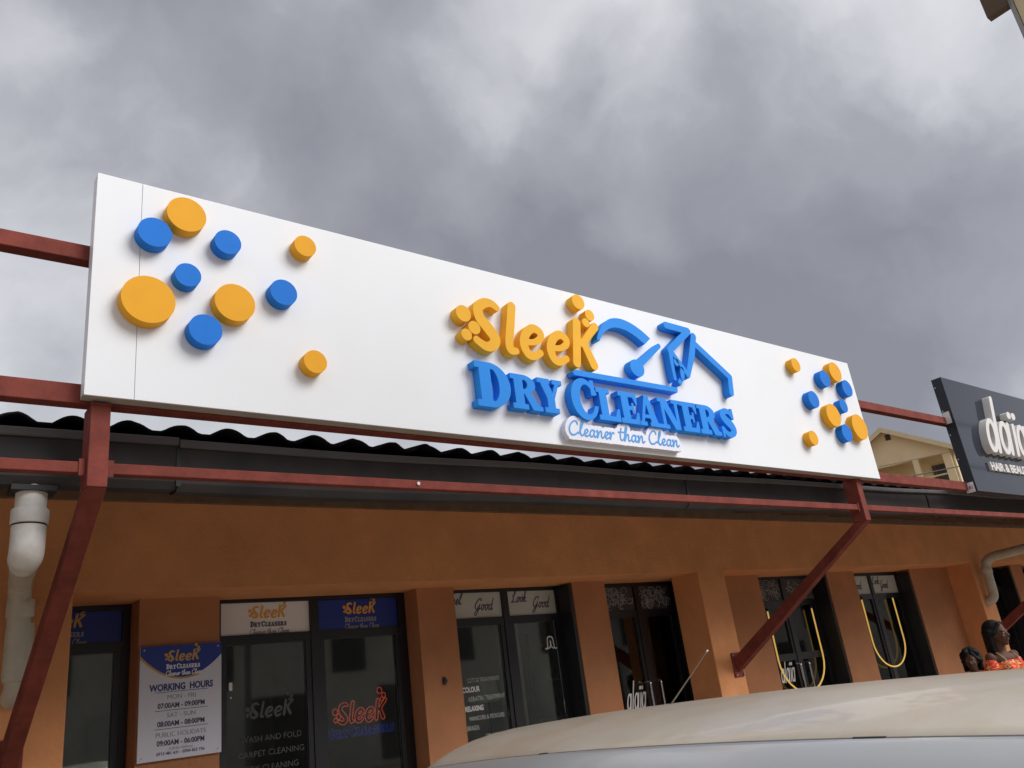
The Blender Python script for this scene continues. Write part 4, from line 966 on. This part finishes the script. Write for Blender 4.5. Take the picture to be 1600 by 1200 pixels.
    for s in (-1, 1):
        ellipsoid(db, P(s * .07, -.078, 1.238), (.072 * k, .066 * k, .068 * k))
        limb(db, P(s * .178, .022, 1.315), P(s * .212, .03, 1.19), .058 * k, .064 * k)
    for i in range(10):
        t_ = i / 9; ellipsoid(db, P(0, .015, .92 - .5 * t_), ((.18 + .06 * t_) * k, (.14 + .07 * t_) * k, .06 * k))
    remeshed('dress', db, .010, dress, t, 3)
    for s in (-1, 1):
        sm_ = MB().tube([P(s * .085, -.098, 1.30), P(s * .095, -.072, 1.36), P(s * .10, -.02, 1.412), P(s * .098, .05, 1.405), P(s * .09, .10, 1.30)], .0045 * k, 6).mesh('strap'); sm_.materials.append(mat('strap_gold', (.5, .38, .2), .5)); o = bpy.data.objects.new('strap', sm_); COL.objects.link(o); o.parent = t
    return t
# printed cloth: bold leaf shapes
pm = bpy.data.materials.new('printed_cloth'); pm.use_nodes = True; pt = pm.node_tree; pb = pt.nodes['Principled BSDF']; pb.inputs['Roughness'].default_value = .8
tcx = pt.nodes.new('ShaderNodeTexCoord'); mpx = pt.nodes.new('ShaderNodeMapping'); mpx.inputs['Scale'].default_value = (4.2, 4.2, 4.2); pt.links.new(tcx.outputs['Object'], mpx.inputs[0])
wv = pt.nodes.new('ShaderNodeTexNoise'); wv.inputs['Scale'].default_value = 3.6; wv.inputs['Detail'].default_value = 0.0; wv.inputs['Distortion'].default_value = 1.6
pt.links.new(mpx.outputs[0], wv.inputs['Vector'])
rp = pt.nodes.new('ShaderNodeValToRGB'); rp.color_ramp.interpolation = 'CONSTANT'; el = rp.color_ramp.elements
el[0].position = 0; el[0].color = (.72, .016, .018, 1); el[1].position = .47; el[1].color = (.65, .22, .02, 1)
for ps, c_ in ((.53, (.75, .55, .18, 1)), (.575, (.015, .01, .01, 1)), (.62, (.72, .016, .018, 1))):
    q = el.new(ps); q.color = c_
pt.links.new(wv.outputs['Fac'], rp.inputs[0]); pt.links.new(rp.outputs[0], pb.inputs['Base Color'])
person((9.02, 3.86, 0.004), R_(-14), 1.75, 'person with long black hair in a red and yellow printed dress', pm, .30, 1.3, head_turn=R_(10))
person((9.62, 4.46, 0.004), R_(-75), 1.495, 'shorter dark haired person half hidden behind the car roof', mat('dark_cloth', (.06, .015, .015), .85, var=.2, vscale=15), .12, 1.3)

# ------------------------------------------------------------------ cream house behind
hs = thing('gabled_house', (46.0, 22.0, 0), 'cream house with gable and balcony rising between the two signboards', 'house')
Ah = Vector((28.3676 * 1.6, 14.3319 * 1.6, 0)); gd = Vector((.2864, -.9581, 0)); gn = Vector((.9581, .2864, 0))   # along gable, away from camera
def HPt(s, dpt, z): v = Ah + gd * s + gn * dpt; return (v.x, v.y, z + EYE)
def hbox(s0, s1, d0, d1, z0, z1, name, m_, parent=hs):
    return MB().hexa([HPt(s0, d0, z0), HPt(s1, d0, z0), HPt(s1, d1, z0), HPt(s0, d1, z0), HPt(s0, d0, z1), HPt(s1, d0, z1), HPt(s1, d1, z1), HPt(s0, d1, z1)]).build(name, m_, parent, recalc=True)
sa, apz, sR, zR = .74, 11.72, 4.06, 9.80
sL = 2 * sa - sR; zb_ = 9.60; k_ = (apz - zR) / (sR - sa)
wL, wR = 2 * sa - 3.74, 3.74
gz = lambda s: apz - .12 - k_ * abs(s - sa)
MB().add([HPt(wL, 0, zb_), HPt(wR, 0, zb_), HPt(wR, 0, gz(wR)), HPt(sa, 0, gz(sa)), HPt(wL, 0, gz(wL)), HPt(wL, .25, zb_), HPt(wR, .25, zb_), HPt(wR, .25, gz(wR)), HPt(sa, .25, gz(sa)), HPt(wL, .25, gz(wL))],
    [(0, 1, 2, 3, 4), (9, 8, 7, 6, 5), (0, 5, 6, 1), (1, 6, 7, 2), (2, 7, 8, 3), (3, 8, 9, 4), (4, 9, 5, 0)]).build('gable_wall', m_cream, hs, recalc=True)
for s1, s2 in ((wL, wL + .40), (1.80, 2.10), (3.34, wR)):
    hbox(s1, s2, .002, .248, 7.402, zb_, 'veranda_column', m_cream)
hbox(wL, wR, 1.8, 2.0, 7.402, zb_ + .3, 'rear_wall', m_cream)
hbox(wL, wR, .01, 9.0, -EYE, 7.4, 'lower_wall', m_cream)
hbox(wL + .02, wL + .2, .25, 9, 7.402, 9.7, 'side_wall', m_cream); hbox(wR - .2, wR - .02, 2.01, 9, 7.402, 9.7, 'side_wall', m_cream)
hbox(2.64, 3.30, 1.70, 1.799, 7.41, 9.35, 'doorway', m_intd)
hbox(2.45, 2.60, 1.68, 1.798, 7.41, 9.35, 'door_trim', m_brownbox)
vt = hbox(sa + .06, sa + .34, -.02, .01, 11.02, 11.36, 'gable_vent', m_intd); hbox(sa + .08, sa + .32, -.04, -.021, 11.17, 11.20, 'louvre', m_brownbox, vt)
for sgn in (-1, 1):
    se = sR if sgn > 0 else sL
    MB().hexa([HPt(sa, -.5, apz - .14), HPt(se, -.5, zR - .14), HPt(se, 9.3, zR - .14), HPt(sa, 9.3, apz - .14), HPt(sa, -.5, apz), HPt(se, -.5, zR), HPt(se, 9.3, zR), HPt(sa, 9.3, apz)]).build('roof_slope', m_tile, hs, recalc=True)
    MB().hexa([HPt(sa, -.56, apz - .26), HPt(se, -.56, zR - .26), HPt(se, -.505, zR - .26), HPt(sa, -.505, apz - .26), HPt(sa, -.56, apz + .03), HPt(se, -.56, zR + .03), HPt(se, -.505, zR + .03), HPt(sa, -.505, apz + .03)]).build('barge_board', m_creamtrim, hs, recalc=True)
b0 = hbox(2.12, 3.33, .05, .10, 8.44, 8.52, 'balcony_rail', m_creamtrim)
for k in range(9): hbox(2.18 + .135 * k, 2.20 + .135 * k, .06, .08, 7.42, 8.435, 'baluster', m_black, b0)
dpz = MB().tube([HPt(4.02, .1, 9.6), HPt(3.86, .1, 9.2), HPt(3.86, .1, 0)], .05, 10).build('downpipe', m_creamtrim, hs)

# hoarding on a post beside the viewer, only its corner in view
tb = thing('post_hoarding', (4.85, -.3, 0), 'cream hoarding panel with brown bracket cut off by the upper right corner', 'hoarding')
MB().box(4.645, 4.70, -1.6, .865, EYE + 1.9, EYE + 5.2).build('panel', m_creamtrim, tb, bevel=.003)
MB().box(4.640, 4.705, .867, .889, EYE + 1.88, EYE + 5.22).build('edge_trim', mat('grey_trim', (.30, .29, .28), .5, var=.1), tb)
MB().box(4.612, 4.665, .890, 1.000, EYE + 3.191, EYE + 3.95).build('bracket', m_brownbox, tb, bevel=.002)
for zz in (2.3, 3.45, 4.6): MB().cyl((4.638, .80, EYE + zz), (4.650, .80, EYE + zz), .012, 10).build('bolt', m_intd, tb)
for yy in (-1.2, .3): MB().cyl((4.78, yy, 0), (4.78, yy, EYE + 5.1), .05, 14).build('post', m_lip, tb)
# row of shops across the street (seen mirrored in the glass)
op = thing('opposite_shop_row', (6, -16, 0), 'plain shop row across the street behind the viewer', 'building')
MB().box(-40, 55, -22, -16, 0, 5.6).build('wall', mat('opposite_wall', (.42, .40, .36), .85, var=.15, vscale=.6), op)
MB().hexa([(-41, -23, 5.6), (56, -23, 5.6), (56, -14.6, 5.6), (-41, -14.6, 5.6), (-41, -23, 7.4), (56, -23, 7.4), (56, -14.6, 5.75), (-41, -14.6, 5.75)]).build('roof', m_brownbox, op)
for k in range(19):
    x_ = -38 + 4.9 * k
    MB().box(x_, x_ + 2.6, -16.0 + .001, -15.93, .2, 2.7).build('shutter', m_intd if k % 3 else m_int, op); MB().box(x_ + 3.1, x_ + 4.4, -15.999, -15.93, 3.3, 4.6).build('window', m_frame, op)
# overhead cables
def cable(label, a, b, sag, r=.012):
    a, b = Vector(a), Vector(b); pts = [a.lerp(b, t) + Vector((0, 0, -sag * 4 * t * (1 - t))) for t in np.linspace(0, 1, 40)]
    o = MB().tube(pts, r, 6).build('overhead_cable', m_black); tag(o, label, 'cable', 'overhead cables'); return o
cable('overhead cable crossing in front of the cream house balcony', (14.2, 10.0, EYE + 3.0), (34.5, 10.0, EYE + 6.2), .05, .016)
cable('thin cable above the one crossing the house balcony', (14.2, 10.6, EYE + 3.4), (34.5, 10.6, EYE + 6.9), .1, .009)
cable('street cable behind the viewer nearest the road mirrored in the dark sign', (-30, -4.0, 8.0), (95, -4.5, 8.3), 1.0, .03)
cable('street cable behind the viewer higher up mirrored in the dark sign', (-30, -5.0, 9.9), (95, -5.2, 9.8), .6, .03)
